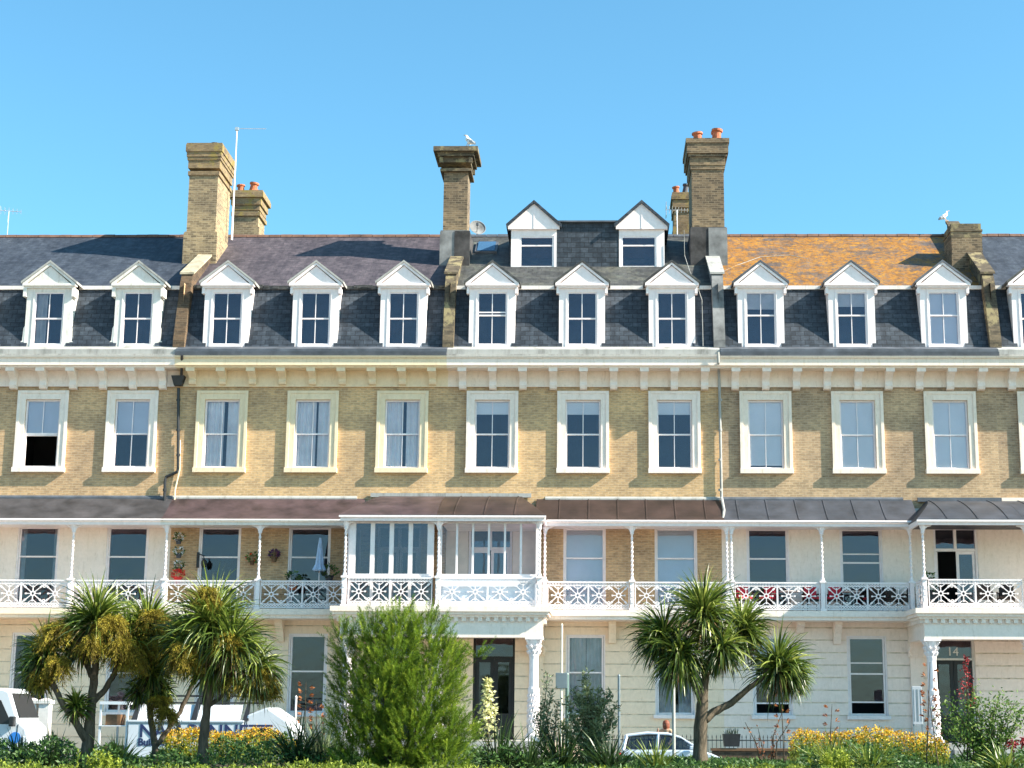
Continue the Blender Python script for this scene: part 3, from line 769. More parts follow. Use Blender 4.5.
def porch(root, g, W, side, iron):
    PW = g.get('pw', 3.35)
    s = 1 if side == 'L' else -1                 # outward direction from the boundary
    xb = 0.0 if side == 'L' else W; xo = xb + s * PW
    def bx(m, a, b, *r): m.box(min(a, b), max(a, b), *r)
    zt = zBal; r = lambda row: Z(row, -3.05)
    slabm = M[g['slab']]
    m = MB(); ih = s * .003
    bx(m, xb + ih, xo + s * .32, -3.22, -.007, r(611.5), zt - .0)
    bx(m, xb + ih, xo + s * .26, -3.14, -.008, r(614.5), r(611.5) - .001)
    bx(m, xb + ih, xo + s * .16, -3.05, -.009, r(617), r(614.5) - .001)
    bx(m, xb + ih, xo + s * .02, -2.93, -.010, r(623), r(617) - .001)
    # dentils on front and side
    n = int((PW + .1) / .27)
    for i in range(n):
        x = xb + s * (.1 + i * .27); bx(m, x, x + s * .14, -3.03, -2.931, r(621), r(617) - .002)
    for i in range(11): bx(m, xo + s * .021, xo + s * .13, -2.9 + i * .27, -2.76 + i * .27, r(621), r(617) - .002)
    bx(m, xb + ih, xo - s * .00, -2.95, -2.45, r(634), r(623) - .001); bx(m, xb + ih, xo + s * .02, -2.97, -2.43, r(637), r(634) - .001)
    bx(m, xo, xo - s * .5, -2.449, -.011, r(634), r(623) - .001); bx(m, xo + s * .02, xo - s * .52, -2.429, -.012, r(637), r(634) - .001)
    m.build('porch_entablature', slabm, root)
    cols = [xo - s * .25] + ([xb + .1] if side == 'L' else [])
    for c in cols:
        m = MB(); z1 = r(637) - .001; z0 = zG; hc = .62
        m.box(c - .27, c + .27, -2.97, -2.43, z0, z0 + .12); pr = [(.25, z0 + .121), (.26, z0 + .2), (.21, z0 + .26), (.20, z0 + .3)]
        zz = z0 + .3
        H = z1 - hc - zz
        for i in range(1, 30):
            t = i / 30; rr = .19 - .04 * t
            if t < .52: rr += .012 * (i % 2)
            if i in (16, 17): rr += .03
            pr.append((rr, zz + H * t))
        pr.append((.165, z1 - hc)); m.lathe(pr, c, -2.7, 16)
        for i in range(14):
            for q in range(7):
                a = 2 * math.pi * (i + .5 * (q % 2)) / 14; rr = .205 - .02 * q / 7
                z_ = zz + .12 + H * .47 * q / 7
                m.path([(c + rr * math.cos(a), -2.7 + rr * math.sin(a), z_), (c + (rr + .018) * math.cos(a + .1), -2.7 + (rr + .018) * math.sin(a + .1), z_ + .07), (c + rr * math.cos(a + .2), -2.7 + rr * math.sin(a + .2), z_ + .14)], [.012, .018, .01], 5)
        capital(m, c, -2.7, z1 - hc, hc, .165); m.build('porch_column', M[g.get('colmat', 'white')], root)
    # pilasters on the wall behind
    m = MB(); c = xo - s * .25; m.box(c - .22, c + .22, -.12, -.0, zG, r(637) - .5); m.box(c - .28, c + .28, -.2, -.0, r(637) - .5, r(637) - .38); m.box(c - .24, c + .24, -.26, -.0, r(637) - .38, r(637))
    m.path([(c - .2, -.2, r(637) - .45), (c - .3, -.28, r(637) - .3), (c - .2, -.3, r(637) - .15)], [.05, .06, .04], 6); m.path([(c + .2, -.2, r(637) - .45), (c + .3, -.28, r(637) - .3), (c + .2, -.3, r(637) - .15)], [.05, .06, .04], 6)
    m.build('pilaster', M[g['wall0']], root)
    # podium and steps
    m = MB(); bx(m, xb + ih, xo + s * .1, -3.1, -.012, -.05, zG - .001)
    c = xb + s * (PW / 2)
    for i in range(6): m.box(c - 1.0, c + 1.0, -3.1 - .3 * (i + 1), -3.1 - .3 * i, -.05, zG - .18 * (i + 1))
    m.build('porch_steps', M['lead'], root)
    # railing round the porch balcony
    gap = .12
    xs = sorted((xb + s * gap, xo - s * .2))
    rail_run(root, xs[0], xs[1], YP, iron, 2)
    if side == 'L': rail_run(root, xo - .08, 0, YP + .12, iron, 1, rot=1) if False else None
    L = abs(YP - YB) - .3; me = panel_mesh(L - .02)
    put('railing_panel', me, iron, root, (xo - s * .08, YP + .15, zBal), rotz=R(90))
    # canopy of the porch: hipped at its outer end
    zE, zEb, zJ = Z(514.5, -3.0) if g['sunroom'] else Z(517.5, -3.0), Z(521, -3.0) if g['sunroom'] else Z(523.5, -3.0), (zJoin + .10 if g['sunroom'] else zJoin - .02)
    post(root, xo - s * .08, YP, zEb, iron, left=(s > 0), right=(s < 0))
    if side == 'L': post(root, xb + .06, YP, zEb, iron)
    pr = [(-.03 - 3.02 * i / 10, zJ - (zJ - zE) * (.62 * (i / 10) + .38 * (i / 10) ** 2.2)) for i in range(11)]; m = MB()
    hip = [xo - s * (.95 * (1 - (i / 10) ** 1.6) - .12) for i in range(11)]
    for i in range(10):
        (ya, za), (yb, zb) = pr[i], pr[i+1]
        m.quad((xb + ih, ya, za), (hip[i], ya, za), (hip[i+1], yb, zb), (xb + ih, yb, zb))
        m.quad((hip[i], ya, za), (xo + s * .12, ya, zE), (xo + s * .12, yb, zE), (hip[i+1], yb, zb))
        m.quad((xb + ih, ya, zE - .03), (xo + s * .12, ya, zE - .03), (xo + s * .12, yb, zE - .03), (xb + ih, yb, zE - .03))
    m.quad((xo + s * .12, -.03, zE - .03), (xo + s * .12, -3.05, zE - .03), (xo + s * .12, -3.05, zE), (xo + s * .12, -.03, zE))
    m.quad((xb + ih, -3.05, zE - .03), (xo + s * .12, -3.05, zE - .03), (xo + s * .12, -3.05, zE), (xb + ih, -3.05, zE))
    if g.get('seams'):
        for x in [xb + s * (.55 + q * g['seams']) for q in range(3)]:
            for q in range(10):
                (ya, za), (yb, zb) = pr[q], pr[q+1]; m.hexa([(x, ya, za), (x + .05, ya, za), (x + .05, yb, zb), (x, yb, zb)], [(x + .01, ya, za + .025), (x + .04, ya, za + .025), (x + .04, yb, zb + .025), (x + .01, yb, zb + .025)])
    cn = m.build('porch_canopy', M[g['canopy']], root, fix=False)
    m = MB(); bx(m, xb + ih, xo + s * .1, -3.02, -2.93, zEb, zE - .035); bx(m, xo + s * .1, xo + s * .02, -2.929, -1.4, zEb, zE - .035)
    bx(m, xb + ih, xo + s * .14, -3.10, -3.021, zE - .10, zE - .035)
    m.build('fascia', M['white'], cn)
    m = MB(); bx(m, xb + ih, xo - s * .5, -.12, -.031, zJ - .05, zJ + .10); m.build('flashing', M[g.get('flash', 'lead')], cn)
    if g['sunroom']:
        n = g['sunroom']; y = YP + .16; z0, z1 = Z(574, y), Z(523.5, y); m = MB(); a, c = sorted((xb + s * .12, xo - s * .18))
        m.box(a, c, y, y + .09, z1, zEb + .02); m.box(a, c, y - .05, y + .12, z0 - .12, z0); w = (c - a) / n; mw = .075 if n == 4 else .035; ew = .2 if n == 4 else .06
        if n == 4: w = (c - a - .3) / n; a2 = a + .15
        else: a2 = a
        for q in range(n + 1):
            xx = a2 + w * q; m.box(xx - mw, xx + mw, y + .002, y + .088, z0, z1)
        if n == 4: m.box(a, a2 - mw, y + .002, y + .088, zBal, z1); m.box(a2 + w * n + mw, c, y + .002, y + .088, z0, z1)
        m.box(a, c, y, y + .09, zBal + .001, zBal + .12)
        if n == 4:
            for q in range(1, n): m.box(a2 + w * q - .05, a2 + w * q + .05, y + .003, y + .087, zBal + .12, z0 - .121)
        # return side
        m.box(xo - s * .20, xo - s * .12, y + .09, y + .17, zBal + .12, z1); m.box(xo - s * .20, xo - s * .12, -.3, -.1, zBal + .12, z1)
        m.box(xo - s * .20, xo - s * .12, y + .09, -.1, z0 - .1, z0 - .02); m.box(xo - s * .20, xo - s * .12, y + .09, -.1, z1, zEb); m.box(xo - s * .20, xo - s * .12, -1.5, -1.42, z0 - .02, z1)
        sr = m.build('sunroom', M['white'], root)
        p = MB(); p.box(a, c, y + .04, y + .046, z0, z1); p.box(xo - s * .163, xo - s * .157, y + .1, -.1, z0 - .02, z1)
        if n == 4: p.box(a, c, y + .04, y + .046, zBal + .12, z0 - .12)
        p.build('pane', M['glass_sun'] if n == 4 else M['glass_clear'], sr)
        if n == 4:
            p = MB(); p.box(a + .1, c - .1, y + .7, y + .75, zBal + .02, z0 - .3); p.build('sunroom_sofa', M['blind_grey'], sr) if False else None
        else:
            bb = g['bays'][0]; p = MB()
            for u0, u1, w0_, w1_ in ((min(xb, xo) + .05, bb - .80, zBal, zEb), (bb + .80, max(xb, xo) - .2, zBal, zEb), (bb - .80, bb + .80, Z(525.5, 0), zEb)): p.box(u0, u1, -.05, -.008, w0_, w1_)
            p.box(min(xb, xo) + .1, max(xb, xo) - .2, YP + .3, -.06, zEb - .03, zEb - .01)
            p.build('inner_wall', M['sun_plaster'], sr)
            p = MB(); p.box(a, c, y - .03, y - .01, zBal + .01, z0 - .02); p.build('frosted_panel', M['panel_white'], sr)
            p = MB(); p.box(xo - s * .165, xo - s * .155, y + .1, -.1, zBal + .02, z0 - .1); p.build('frosted_panel', M['panel_white'], sr)
# ------------------------------------------------------------------ the terrace
V = dict
clear = V()
def win(**k): return dict(k)

def xs(row, Y, *px): return [X(p, row, Y) for p in px]
_c = {k: xs(430, -.07, *v) for k, v in dict(A=(-49, 41, 131), B=(221, 312, 402), C=(492, 583, 674.5), D=(766, 858, 951), E=(1045, 1138, 1231)).items()}
_b = [_c['A'][0] - 1.64, (_c['A'][2] + _c['B'][0]) / 2, (_c['B'][2] + _c['C'][0]) / 2, (_c['C'][2] + _c['D'][0]) / 2, (_c['D'][2] + _c['E'][0]) / 2, _c['E'][2] + 1.7]
def lay(k):
    i = 'ABCDE'.index(k); x0, x1 = _b[i], _b[i+1]; l = lambda v: [q - x0 for q in v]
    f1 = dict(A=(-52, 37, 126.5), B=(219, 309, 400), C=(491, 584.5, 676), D=(768, 861.5, 956), E=(1048, 1142, 1236))[k]
    f0 = dict(A=(-55, 29, 125), B=(215, 307, 400), C=(491, 585.5, 675), D=(772.5, 867.5, 956), E=(1050, 1145, 1240))[k]
    dd = dict(A=(-40, 48, 137), B=(226.5, 315, 403), C=(492, 582, 672), D=(761, 852, 944), E=(1036, 1127, 1218))[k]
    r = dict(x0=x0, W=x1 - x0, bays=l(_c[k]), f1x=l(xs(560, 0, *f1)), f0x=l(xs(673, 0, *f0)), dx=l(xs(320, -.14, *dd)))
    r['mid'] = X(dict(A=72, B=259, C=632, D=822, E=1197)[k], 560, YB) - x0
    if k == 'A': r['endx'] = X(165.5, 560, YB) - x0; r['pw'] = 3.3
    if k == 'B': r['startx'] = X(165.5, 560, YB) - x0; r['pw'] = x1 - X(345, 560, YP) + .08
    if k == 'C': r['endx'] = X(727, 560, YB) - x0; r['pw'] = X(539.5, 560, YP) - x0 + .08
    if k == 'D': r['startx'] = X(731.5, 560, YB) - x0; r['pw'] = x1 - X(923.5, 560, YP) + .08
    if k == 'E': r['pw'] = 3.4
    return r
A = house(dict(**lay('A'), porch='L', label='leftmost terraced house, pale stucco first floor, slate roof and scrolled dormers',
    brick2='brick_tan', wall1='stone_white', wall0='wall_cream', trim='stone_white', frieze='stone_white', slab='cream_pale', gutter='lead', mansard='slate_dark', roof='slate_blue', droof='lead',
    dormer='white_old', scroll=True, canopy='canopy_grey', f1off=.15, doorx=0, sunroom=0, flash='lead_dark', iron='white', slabwall=True,
    w2=[win(blind='blind_blue', blind_drop=.5), win(blind='blind_blue', blind_drop=.52, lift=.49), win(blind='blind_blue', blind_drop=.5)], w1=[win(bars=0, rail=.64), win(bars=0, rail=.64, curtain='curtain_grey', gap=1.0), win(bars=0, rail=.64)],
    w0=[win(bars=0), win(bars=0), win(bars=0)], wd=[win(), win(curtain='curtain_grey', gap=.6, gx=.2), win()]))
B = house(dict(**lay('B'), porch='R', label='terraced house with yellowish cream cornice, purple slate roof and four paned balcony room',
    brick2='brick_golden', wall1='brick_tan', wall0='wall_cream', trim='cream', frieze='cream', slab='cream_pale', gutter='dark', mansard='slate_dark', roof='slate_purple', droof='lead', roughedge=True,
    canopy='canopy_purple', f1off=.15, doorx=0, sunroom=4, longb=False, party=('party_brick', .42, 3.2), coping='coping_stone', iron='white', edging='slate_mossy', gut_old=True, skip_post=0,
    w2=[win(curtain='curtain', gap=.12, gx=.1), win(curtain='curtain', gap=.07, gx=.13), win(curtain='curtain', gap=.14, gx=.06)], w1=[win(bars=0, rail=.64, blind='curtain', blind_drop=.0001), win(bars=0, rail=.64), win(bars=0)],
    w0=[win(bars=0), win(bars=0, rail=.53), win(bars=0)], wd=[win(), win(), win()]))
Ch = house(dict(**lay('C'), porch='L', label='terraced house with seamed brown canopy and two tall extra dormers above its front dormers',
    brick2='brick_golden', wall1='brick_tan', wall0='wall_cream', trim='stone_white', frieze='cream_pale', slab='stone_white', gutter='lead', mansard='slate_dark', roof='slate_mossy', droof='slate_mossy',
    canopy='canopy_brown', seams=1.03, doorx=0.18, sunroom=6, party=('party_lichen', .40, 3.0), coping='party_lichen', ridge='lead_dark', doorframe='door_dark', colmat='white',
    w2=[win(blind='blind_aqua', blind_drop=.19)] * 3, w1=[win(), win(bars=0, rail=.64, blind='blind_blue', blind_drop=.99), win(bars=0, rail=.64, blind='blind_blue', blind_drop=.99)],
    w0=[win(), win(bars=0, rail=.53, curtain='curtain_grey', gap=.02, gx=.02), win(bars=0, rail=.45, curtain='curtain_grey', gap=.25)], wd=[win(rail=.56, rails=[.62]), win(), win()]))
D = house(dict(**lay('D'), porch='R', label='terraced house with orange lichen on its roof and number 14 above its door',
    brick2='brick_dull', wall1='stone_white', wall0='wall_pink', trim='cream_pale', frieze='cream_pale', slab='stone_white', gutter='dark', mansard='slate_dark', roof='slate_orange', droof='lead_dark',
    canopy='canopy_blue', seams=1.03, doorx=-.22, sunroom=0, party=('render_grey', .42, 3.0), coping='lead', number='14', door_open=True, flash='lead_dark', iron='white',
    w2=[win(blind='blind_aqua', blind_drop=.93), win(blind='blind_aqua', blind_drop=.99), win(blind='blind_aqua', blind_drop=.99)], w1=[win(bars=0, rail=.64), win(bars=0, rail=.595, rails=[.70]), win()],
    w0=[win(bars=0, rail=.62, rails=[], lift=.16, blind='blind_grey', blind_drop=.3), win(bars=0, rail=.53, rails=[.67], lift=.18), win()], wd=[win(rail=.56, blind='curtain_grey', blind_drop=.3), win(rail=.56, blind='curtain_grey', blind_drop=.25), win(rail=.56, blind='blind_blue', blind_drop=.98)]))
E = house(dict(**lay('E'), porch='L', label='rightmost terraced house with plain slate roof, mostly cut off by the picture edge',
    brick2='brick_dull', wall1='stone_white', wall0='wall_pink', trim='cream_pale', frieze='cream_pale', slab='stone_white', gutter='lead', mansard='slate_dark', roof='slate_blue', droof='slate_mossy',
    canopy='canopy_blue', seams=1.03, doorx=0, sunroom=0, party=('party_lichen', .42, 5.8), coping='party_lichen', flash='cream_pale',
    w2=[win()] * 3, w1=[win()] * 3, w0=[win()] * 3, wd=[win()] * 3))

# chimneys
def flared(c, wx, hw, Yf, dep):
    for sx in (-1, 1):
        for sy in (0, 1):
            x = wx + sx * (hw + .10); y = Yf - .12 if sy == 0 else Yf + dep + .12
            c.box(x - .07, x + .07, y - .07, y + .07, Z(164, Yf), Z(158.5, Yf))
chimney(B, X(202.5, 200, 2.9) - B.location.x, 2.9, 29, 2.15, 262, 233, 172, [(175, 171, .4), (168, 160, .45), (160, 157, .75), (157, 152, .95), (152, 145, 1.25), (145, 143.5, 1.1)], 1.22, 'brick_chim', 'chim_cap', basew=1.16,
    pots=[(-.22, .5, .16, .12, 'lead', 0), (.28, .5, .2, .18, 'dark_pot', 0)])
chimney(B, X(246, 215, 9.2) - B.location.x, 9.2, 25, 1.3, 235, 236, 210, [(216, 212, .5), (210, 205, .3), (205, 198, .7), (198, 193, 1.3), (193, 191, 1.1)], 1.30, 'brick_chim', 'chim_cap',
    pots=[(-.35, .4, .42, .17, 'terracotta', -4), (.15, .4, .52, .19, 'terracotta', 8), (.15, .9, .36, .16, 'terracotta', 0)])
chimney(Ch, X(455.5, 200, 2.7) - Ch.location.x, 2.7, 24, 1.2, 262, 232, 168, [(172, 169.5, .35), (163, 158, .25), (158, 154, .6), (154, 149.5, 1.0)], 1.85, 'brick_chim_dark', 'party_lichen', basemat='render_grey', extra=flared, taper=146, basew=1.22, split=(1, 'render_dark'))
chimney(D, X(708, 200, 2.7) - D.location.x, 2.7, 32, 2.1, 268, 229, 168, [(170, 166, .25), (166, 158, .4), (158, 155, .75), (155, 145, 1.1), (145, 140.5, 1.35)], 1.26, 'brick_chim_dark', 'brick_chim_dark', basemat='render_dark', basew=1.12, split=(1, 'render_grey'),  # dark left half of the base has the brick's shadow in its colour
    pots=[(-.32, .5, .48, .20, 'terracotta', -5), (.38, .45, .60, .20, 'terracotta', 5), (.42, 1.0, .72, .18, 'terracotta', 0), (-.25, 1.3, .55, .15, 'dark_pot', 0)])
chimney(D, X(682, 215, 9.2) - D.location.x, 9.2, 16, 1.3, 235, 236, 208, [(212, 210, .5), (208, 200, .5), (200, 196, 1.0), (196, 193, .7)], 1.3, 'lichen_brick', 'lichen_brick', pots=[(-.2, .4, .4, .15, 'terracotta', -6), (.15, .5, .55, .14, 'dark_pot', 8)])
chimney(E, X(967, 245, 2.3) - E.location.x, 2.3, 30, 1.3, 265, 256, 232, [(238, 234, .1), (232, 230, .5), (230, 224, -.25)], 1.1, 'brick_chim_dark', 'party_lichen', basew=1.05)

# extra dormers on the third house
def tall_dormer(root, x0, x1, wx0, wx1, gl):
    Yd = 2.5; z0, z1 = Z(270, Yd), Z(230, Yd); zw0, zw1 = Z(268, Yd), Z(236, Yd); za = Z(203, Yd); ze = Z(227, Yd)
    m = MB(); m.box(x0, wx0, Yd, Yd + .1, z0, z1); m.box(wx1, x1, Yd, Yd + .1, z0, z1); m.box(wx0, wx1, Yd, Yd + .1, zw1, z1); m.box(wx0 - .05, wx1 + .05, Yd - .06, Yd + .1, z0, zw0)
    for x in (x0, x1 - .05): m.box(x, x + .05, Yd + .101, 5.5, z0, z1)
    m.build('cladding', M['white'], root)
    c = (x0 + x1) / 2; h = (x1 - x0) / 2 + .12; m = MB()
    m.prism_y([(c - h, z1 + .001), (c + h, z1 + .001), (c + h, ze), (c, za - .07), (c - h, ze)], Yd - .12, Yd + .05); m.box(c - .015, c + .015, Yd - .135, Yd - .12, z1 + .02, za - .15)
    m.build('gable', M['white'], root)
    m = MB()
    for s in (-1, 1): m.prism_y([(c + s * (h + .06), ze - .07), (c, za - .07), (c, za + .06), (c + s * (h + .08), ze + .06)], Yd - .2, 5.4)
    m.build('gable_roof', M['slate_dark'], root)
    sash(root, (wx0 + wx1) / 2, zw0, zw1, wx1 - wx0, Yd + .02, bars=0, rail=.70, fw=.07, glass='glass')
    m = MB(); m.box(wx0 - .1, wx1 + .1, Yd + .9, Yd + .95, z0, z1); m.box(wx0 - .1, wx1 + .1, Yd + .12, Yd + .9, z1 - .02, z1 - .0); m.box(wx0 - .12, wx0 - .1, Yd + .12, Yd + .9, z0, z1); m.box(wx1 + .1, wx1 + .12, Yd + .12, Yd + .9, z0, z1)
    m.build('interior', M['interior_dark'], root)
def cx(px, row=250, Y=2.5): return X(px, row, Y) - Ch.location.x
loft = empty('loft_dormer', (0, 0, 0), parent=Ch)
tall_dormer(loft, cx(511), cx(556.5), cx(519.5), cx(554), 0)
loft2 = empty('loft_dormer', (0, 0, 0), parent=Ch)
tall_dormer(loft2, cx(619), cx(664.5), cx(621), cx(656.5), 0)
m = MB(); m.box(cx(556.6), cx(618.9), 2.52, 5.4, Z(268, 2.52) - .5, Z(223, 2.52)); lb = m.build('loft_extension', M['slate_dark'], Ch)
m = MB(); m.box(cx(556.7), cx(618.8), 2.40, 5.5, Z(223, 2.52) + .001, Z(220.5, 2.4)); m.build('flat_roof', M['lead_dark'], lb)
# skylight lying on the slope
ya, yb = 3.9, 4.9; x0, x1 = cx(475, 250, 4), cx(497, 250, 4); m = MB()
m.hexa([(x0, ya, roofz(ya) - .02), (x1, ya, roofz(ya) - .02), (x1, yb, roofz(yb) - .02), (x0, yb, roofz(yb) - .02)], [(x0, ya - .05, roofz(ya) + .08), (x1, ya - .05, roofz(ya) + .08), (x1, yb - .05, roofz(yb) + .08), (x0, yb - .05, roofz(yb) + .08)])
sk = m.build('skylight', M['lead_dark'], Ch)
m = MB(); e = .09; m.hexa([(x0 + e, ya, roofz(ya) + .1), (x1 - e, ya, roofz(ya) + .1), (x1 - e, yb - .15, roofz(yb - .1) + .1), (x0 + e, yb - .15, roofz(yb - .1) + .1)], [(x0 + e, ya - .02, roofz(ya) + .13), (x1 - e, ya - .02, roofz(ya) + .13), (x1 - e, yb - .17, roofz(yb - .1) + .13), (x0 + e, yb - .17, roofz(yb - .1) + .13)])
m.build('skylight_pane', plain('skylight_sheet', (.05, .12, .22), .2, .05, 1, spec=.4), sk)

# downpipes, as parts of their houses
def L(root, px, row, Y): v = P(px, row, Y); return (v.x - root.location.x, v.y, v.z)
m = MB(); a = [L(B, 178.5, 388, -.12), L(B, 178.2, 468, -.12), L(B, 177, 472, -.12), L(B, 166, 477, -.12), L(B, 165, 482, -.12), L(B, 164.5, 503, -.12)]
m.path(a, [.055] * 6, 8)
for r in (400, 430, 455, 490):
    p = L(B, 178.3 if r < 470 else 164.8, r, -.12); m.tube((p[0], p[1], p[2] - .04), (p[0], p[1], p[2] + .04), .075, n=8)
dp = m.build('drainpipe', M['black_iron'], B); m = MB(); x, y, z = L(B, 178.5, 381, -.2)
m.hexa([(x - .14, -.3, z - .18), (x + .14, -.3, z - .18), (x + .14, -.06, z - .18), (x - .14, -.06, z - .18)], [(x - .24, -.36, z + .18), (x + .24, -.36, z + .18), (x + .24, -.055, z + .18), (x - .24, -.055, z + .18)])
m.tube((x + .1, -.2, z + .1), (x + .25, -.85, zC1), .05, n=8); m.build('hopper', M['black_iron'], dp)
m = MB(); m.path([L(B, 180, 440, -.08), L(B, 179.5, 470, -.08), L(B, 175, 490, -.08), L(B, 174.5, 500, -.08)], [.03] * 4, 6); m.build('waste_pipe', M['cream'], B)
m = MB(); m.path([L(D, 718, 352, -.9), L(D, 718.5, 362, -.85), L(D, 718.8, 372, -.2), L(D, 719.5, 390, -.1), L(D, 721.5, 497, -.1), L(D, 724, 510, -.7), L(D, 723, 519, -1.2)], [.05] * 7, 8)
for r in (400, 430, 460, 490): p = L(D, 720.2, r, -.1); m.tube((p[0], p[1], p[2] - .04), (p[0], p[1], p[2] + .04), .07, n=8)
m.build('drainpipe', M['lead'], D)
m = MB(); m.path([L(Ch, 684, 230, 2.3), L(Ch, 684.5, 255, 2.3), L(Ch, 690, 272, .6), L(Ch, 697, 285, .2), L(Ch, 702, 300, -.0), L(Ch, 703, 346, -.3)], [.012] * 6, 5); m.build('cable', M['lead'], Ch)
m = MB(); m.path([L(D, 722, 272, 2.0), L(D, 735, 266, 2.6), L(D, 760, 257, 3.4), L(D, 790, 255, 3.6), L(D, 822, 262, 3.1)], [.011] * 5, 5); m.build('cable', M['lead'], D)

# ------------------------------------------------------------------ aerials, dish, gulls on the roofs
met = plain('aluminium', (.62, .64, .66), .35, .1, 3, metal=.6)
def yagi(px, row, Y, base_row, length, label, group=None, az=0.0, n=7):
    p = P(px, row, Y); b = P(px, base_row, Y); t = empty('tv_aerial', (p.x, Y, b.z)); tag(t, label, 'aerial', group)
    m = MB(); h = p.z - b.z; m.tube((0, 0, 0), (0, 0, h), .022, n=6); m.build('mast', met, t)
    m = MB(); c, s = math.cos(az), math.sin(az); m.tube((-length/2*c, -length/2*s, h), (length/2*c, length/2*s, h), .014, n=6)
    for i in range(n):
        q = -length/2 + length * i / (n - 1); l = .26 - .02 * i; m.tube((q*c - s*l*.3, q*s + c*l*.3, h - l * .6), (q*c + s*l*.3, q*s - c*l*.3, h + l * .6), .010, n=5)
    q = -length / 2; m.box(q - .03, q + .0, -.25, .25, h - .3, h - .05); m.box(q - .03, q, -.25, .25, h + .05, h + .3)
    m.build('antenna', met, t); return t
yagi(9, 211, 5.8, 236, .95, 'tv aerial on a short mast on the grey roof ridge at the left edge', 'tv aerials on the roofs', R(15))
yagi(677, 210, 8.0, 240, .9, 'small tv aerial beside the dark chimney with two red pots', 'tv aerials on the roofs', R(5), 8)
p = P(237, 128, 4.6); b = P(237, 240, 4.6); t = empty('radio_mast', (p.x, 4.6, b.z)); tag(t, 'tall thin white radio mast with a long horizontal arm beside the left chimney', 'mast')
m = MB(); m.tube((0, 0, 0), (0, 0, p.z - b.z), .045, .025, 8); m.build('pole', M['white'], t); m = MB(); h = p.z - b.z
m.tube((-.05, 0, h - .03), (1.2, 0, h - .04), .014, n=5); m.box(-.07, .07, -.06, .06, h - .1, h + .02); m.build('crossarm', met, t)
p = P(477, 229, 6.4); t = empty('satellite_dish', tuple(p)); tag(t, 'round grey satellite dish beside the middle chimney', 'satellite dish')
m = MB(); m.lathe([(.02, 0), (.18, .02), (.30, .07), (.35, .12), (.33, .12), (.28, .08), (.16, .04), (.02, .02)], n=20); o = m.build('dish', M['render_grey'], t); o.rotation_euler = (R(70), 0, R(20))
m = MB(); m.tube((0, .1, -.7), (0, .05, 0), .03, n=6); m.tube((0, -.05, -.2), (.05, -.5, .05), .015, n=6); m.box(.0, .1, -.55, -.45, 0, .1); m.build('bracket', M['lead_dark'], t)

gw = plain('gull_white', (.82, .82, .82), .7, .04, 5); gg = plain('gull_grey', (.38, .40, .43), .7, .08, 5); go_ = plain('gull_orange', (.7, .35, .05), .6, .1, 5)
def gull(px, row, Y, label, rz, sc=1.0):
    p = P(px, row, Y)
    b = skin('gull', [(-.24, 0, .17), (-.14, 0, .19), (.02, 0, .22), (.12, 0, .28), (.16, 0, .36), (.20, 0, .385)], [(0,1),(1,2),(2,3),(3,4),(4,5)], [(.02, .03), (.07, .07), (.095, .09), (.06, .06), (.05, .05), (.035, .03)], gw, root=2)
    b.location = p; b.rotation_euler = (0, R(-22), rz); b.scale = (sc, sc, sc); tag(b, label, 'gull', 'gulls on the roofs')
    m = MB()
    for s in (-1, 1):
        m.hexa([(.05, s*.085, .20), (-.2, s*.07, .155), (-.30, s*.03, .16), (-.2, s*.05, .22)], [(.05, s*.10, .27), (-.2, s*.09, .23), (-.30, s*.035, .18), (-.2, s*.07, .27)])
    m.build('wing', gg, b); m = MB(); m.hexa([(.23, -.012, .37), (.31, -.004, .36), (.31, .004, .36), (.23, .012, .37)], [(.23, -.012, .395), (.31, -.004, .37), (.31, .004, .37), (.23, .012, .395)]); m.build('beak', go_, b)
    for s in (-1, 1):
        m = MB(); m.tube((.0, s*.04, 0), (.0, s*.04, .15), .01, n=5); m.box(-.01, .07, s*.04 - .03, s*.04 + .03, -.005, .01); m.build('leg', go_, b)
gull(467, 147, 3.0, 'white gull on top of the middle chimney with the flat slab cap', R(150), 1.15)
gull(946.5, 221.3, 5.6, 'white and grey gull on the roof wall at the right', R(10), 1.0)

# ------------------------------------------------------------------ things on the balconies
def leafmat(): return M['leaf_plant']
M['leaf_plant'] = foliage('plant_leaf', [(0, (.02, .05, .01)), (.5, (.06, .13, .03)), (1, (.16, .26, .06))])
M['flower_white'] = plain('flower_white', (.8, .78, .8), .7, .1, 9); M['flower_red'] = plain('flower_red', (.75, .03, .02), .6, .2, 9); M['flower_purple'] = plain('flower_purple', (.12, .03, .12), .7, .3, 9)
M['red_cloth'] = plain('red_cloth', (.62, .03, .06), .8, .15, 5); M['blue_cloth'] = plain('blue_cloth', (.42, .55, .75), .8, .15, 5); M['wicker'] = plain('wicker', (.05, .035, .03), .8, .4, 30); M['brown'] = plain('brown', (.14, .07, .03), .6, .3, 5)
def blob(m, n, r, sz=.05, squash=1.0):
    for _ in range(n):
        v = Vector((random.gauss(0, 1), random.gauss(0, 1), random.gauss(0, 1))).normalized() * r * random.uniform(.5, 1); v.z *= squash
        m.leaf(v, v.normalized() + Vector((0, 0, .2)), sz * random.uniform(.7, 1.5), sz * .7, random.random())
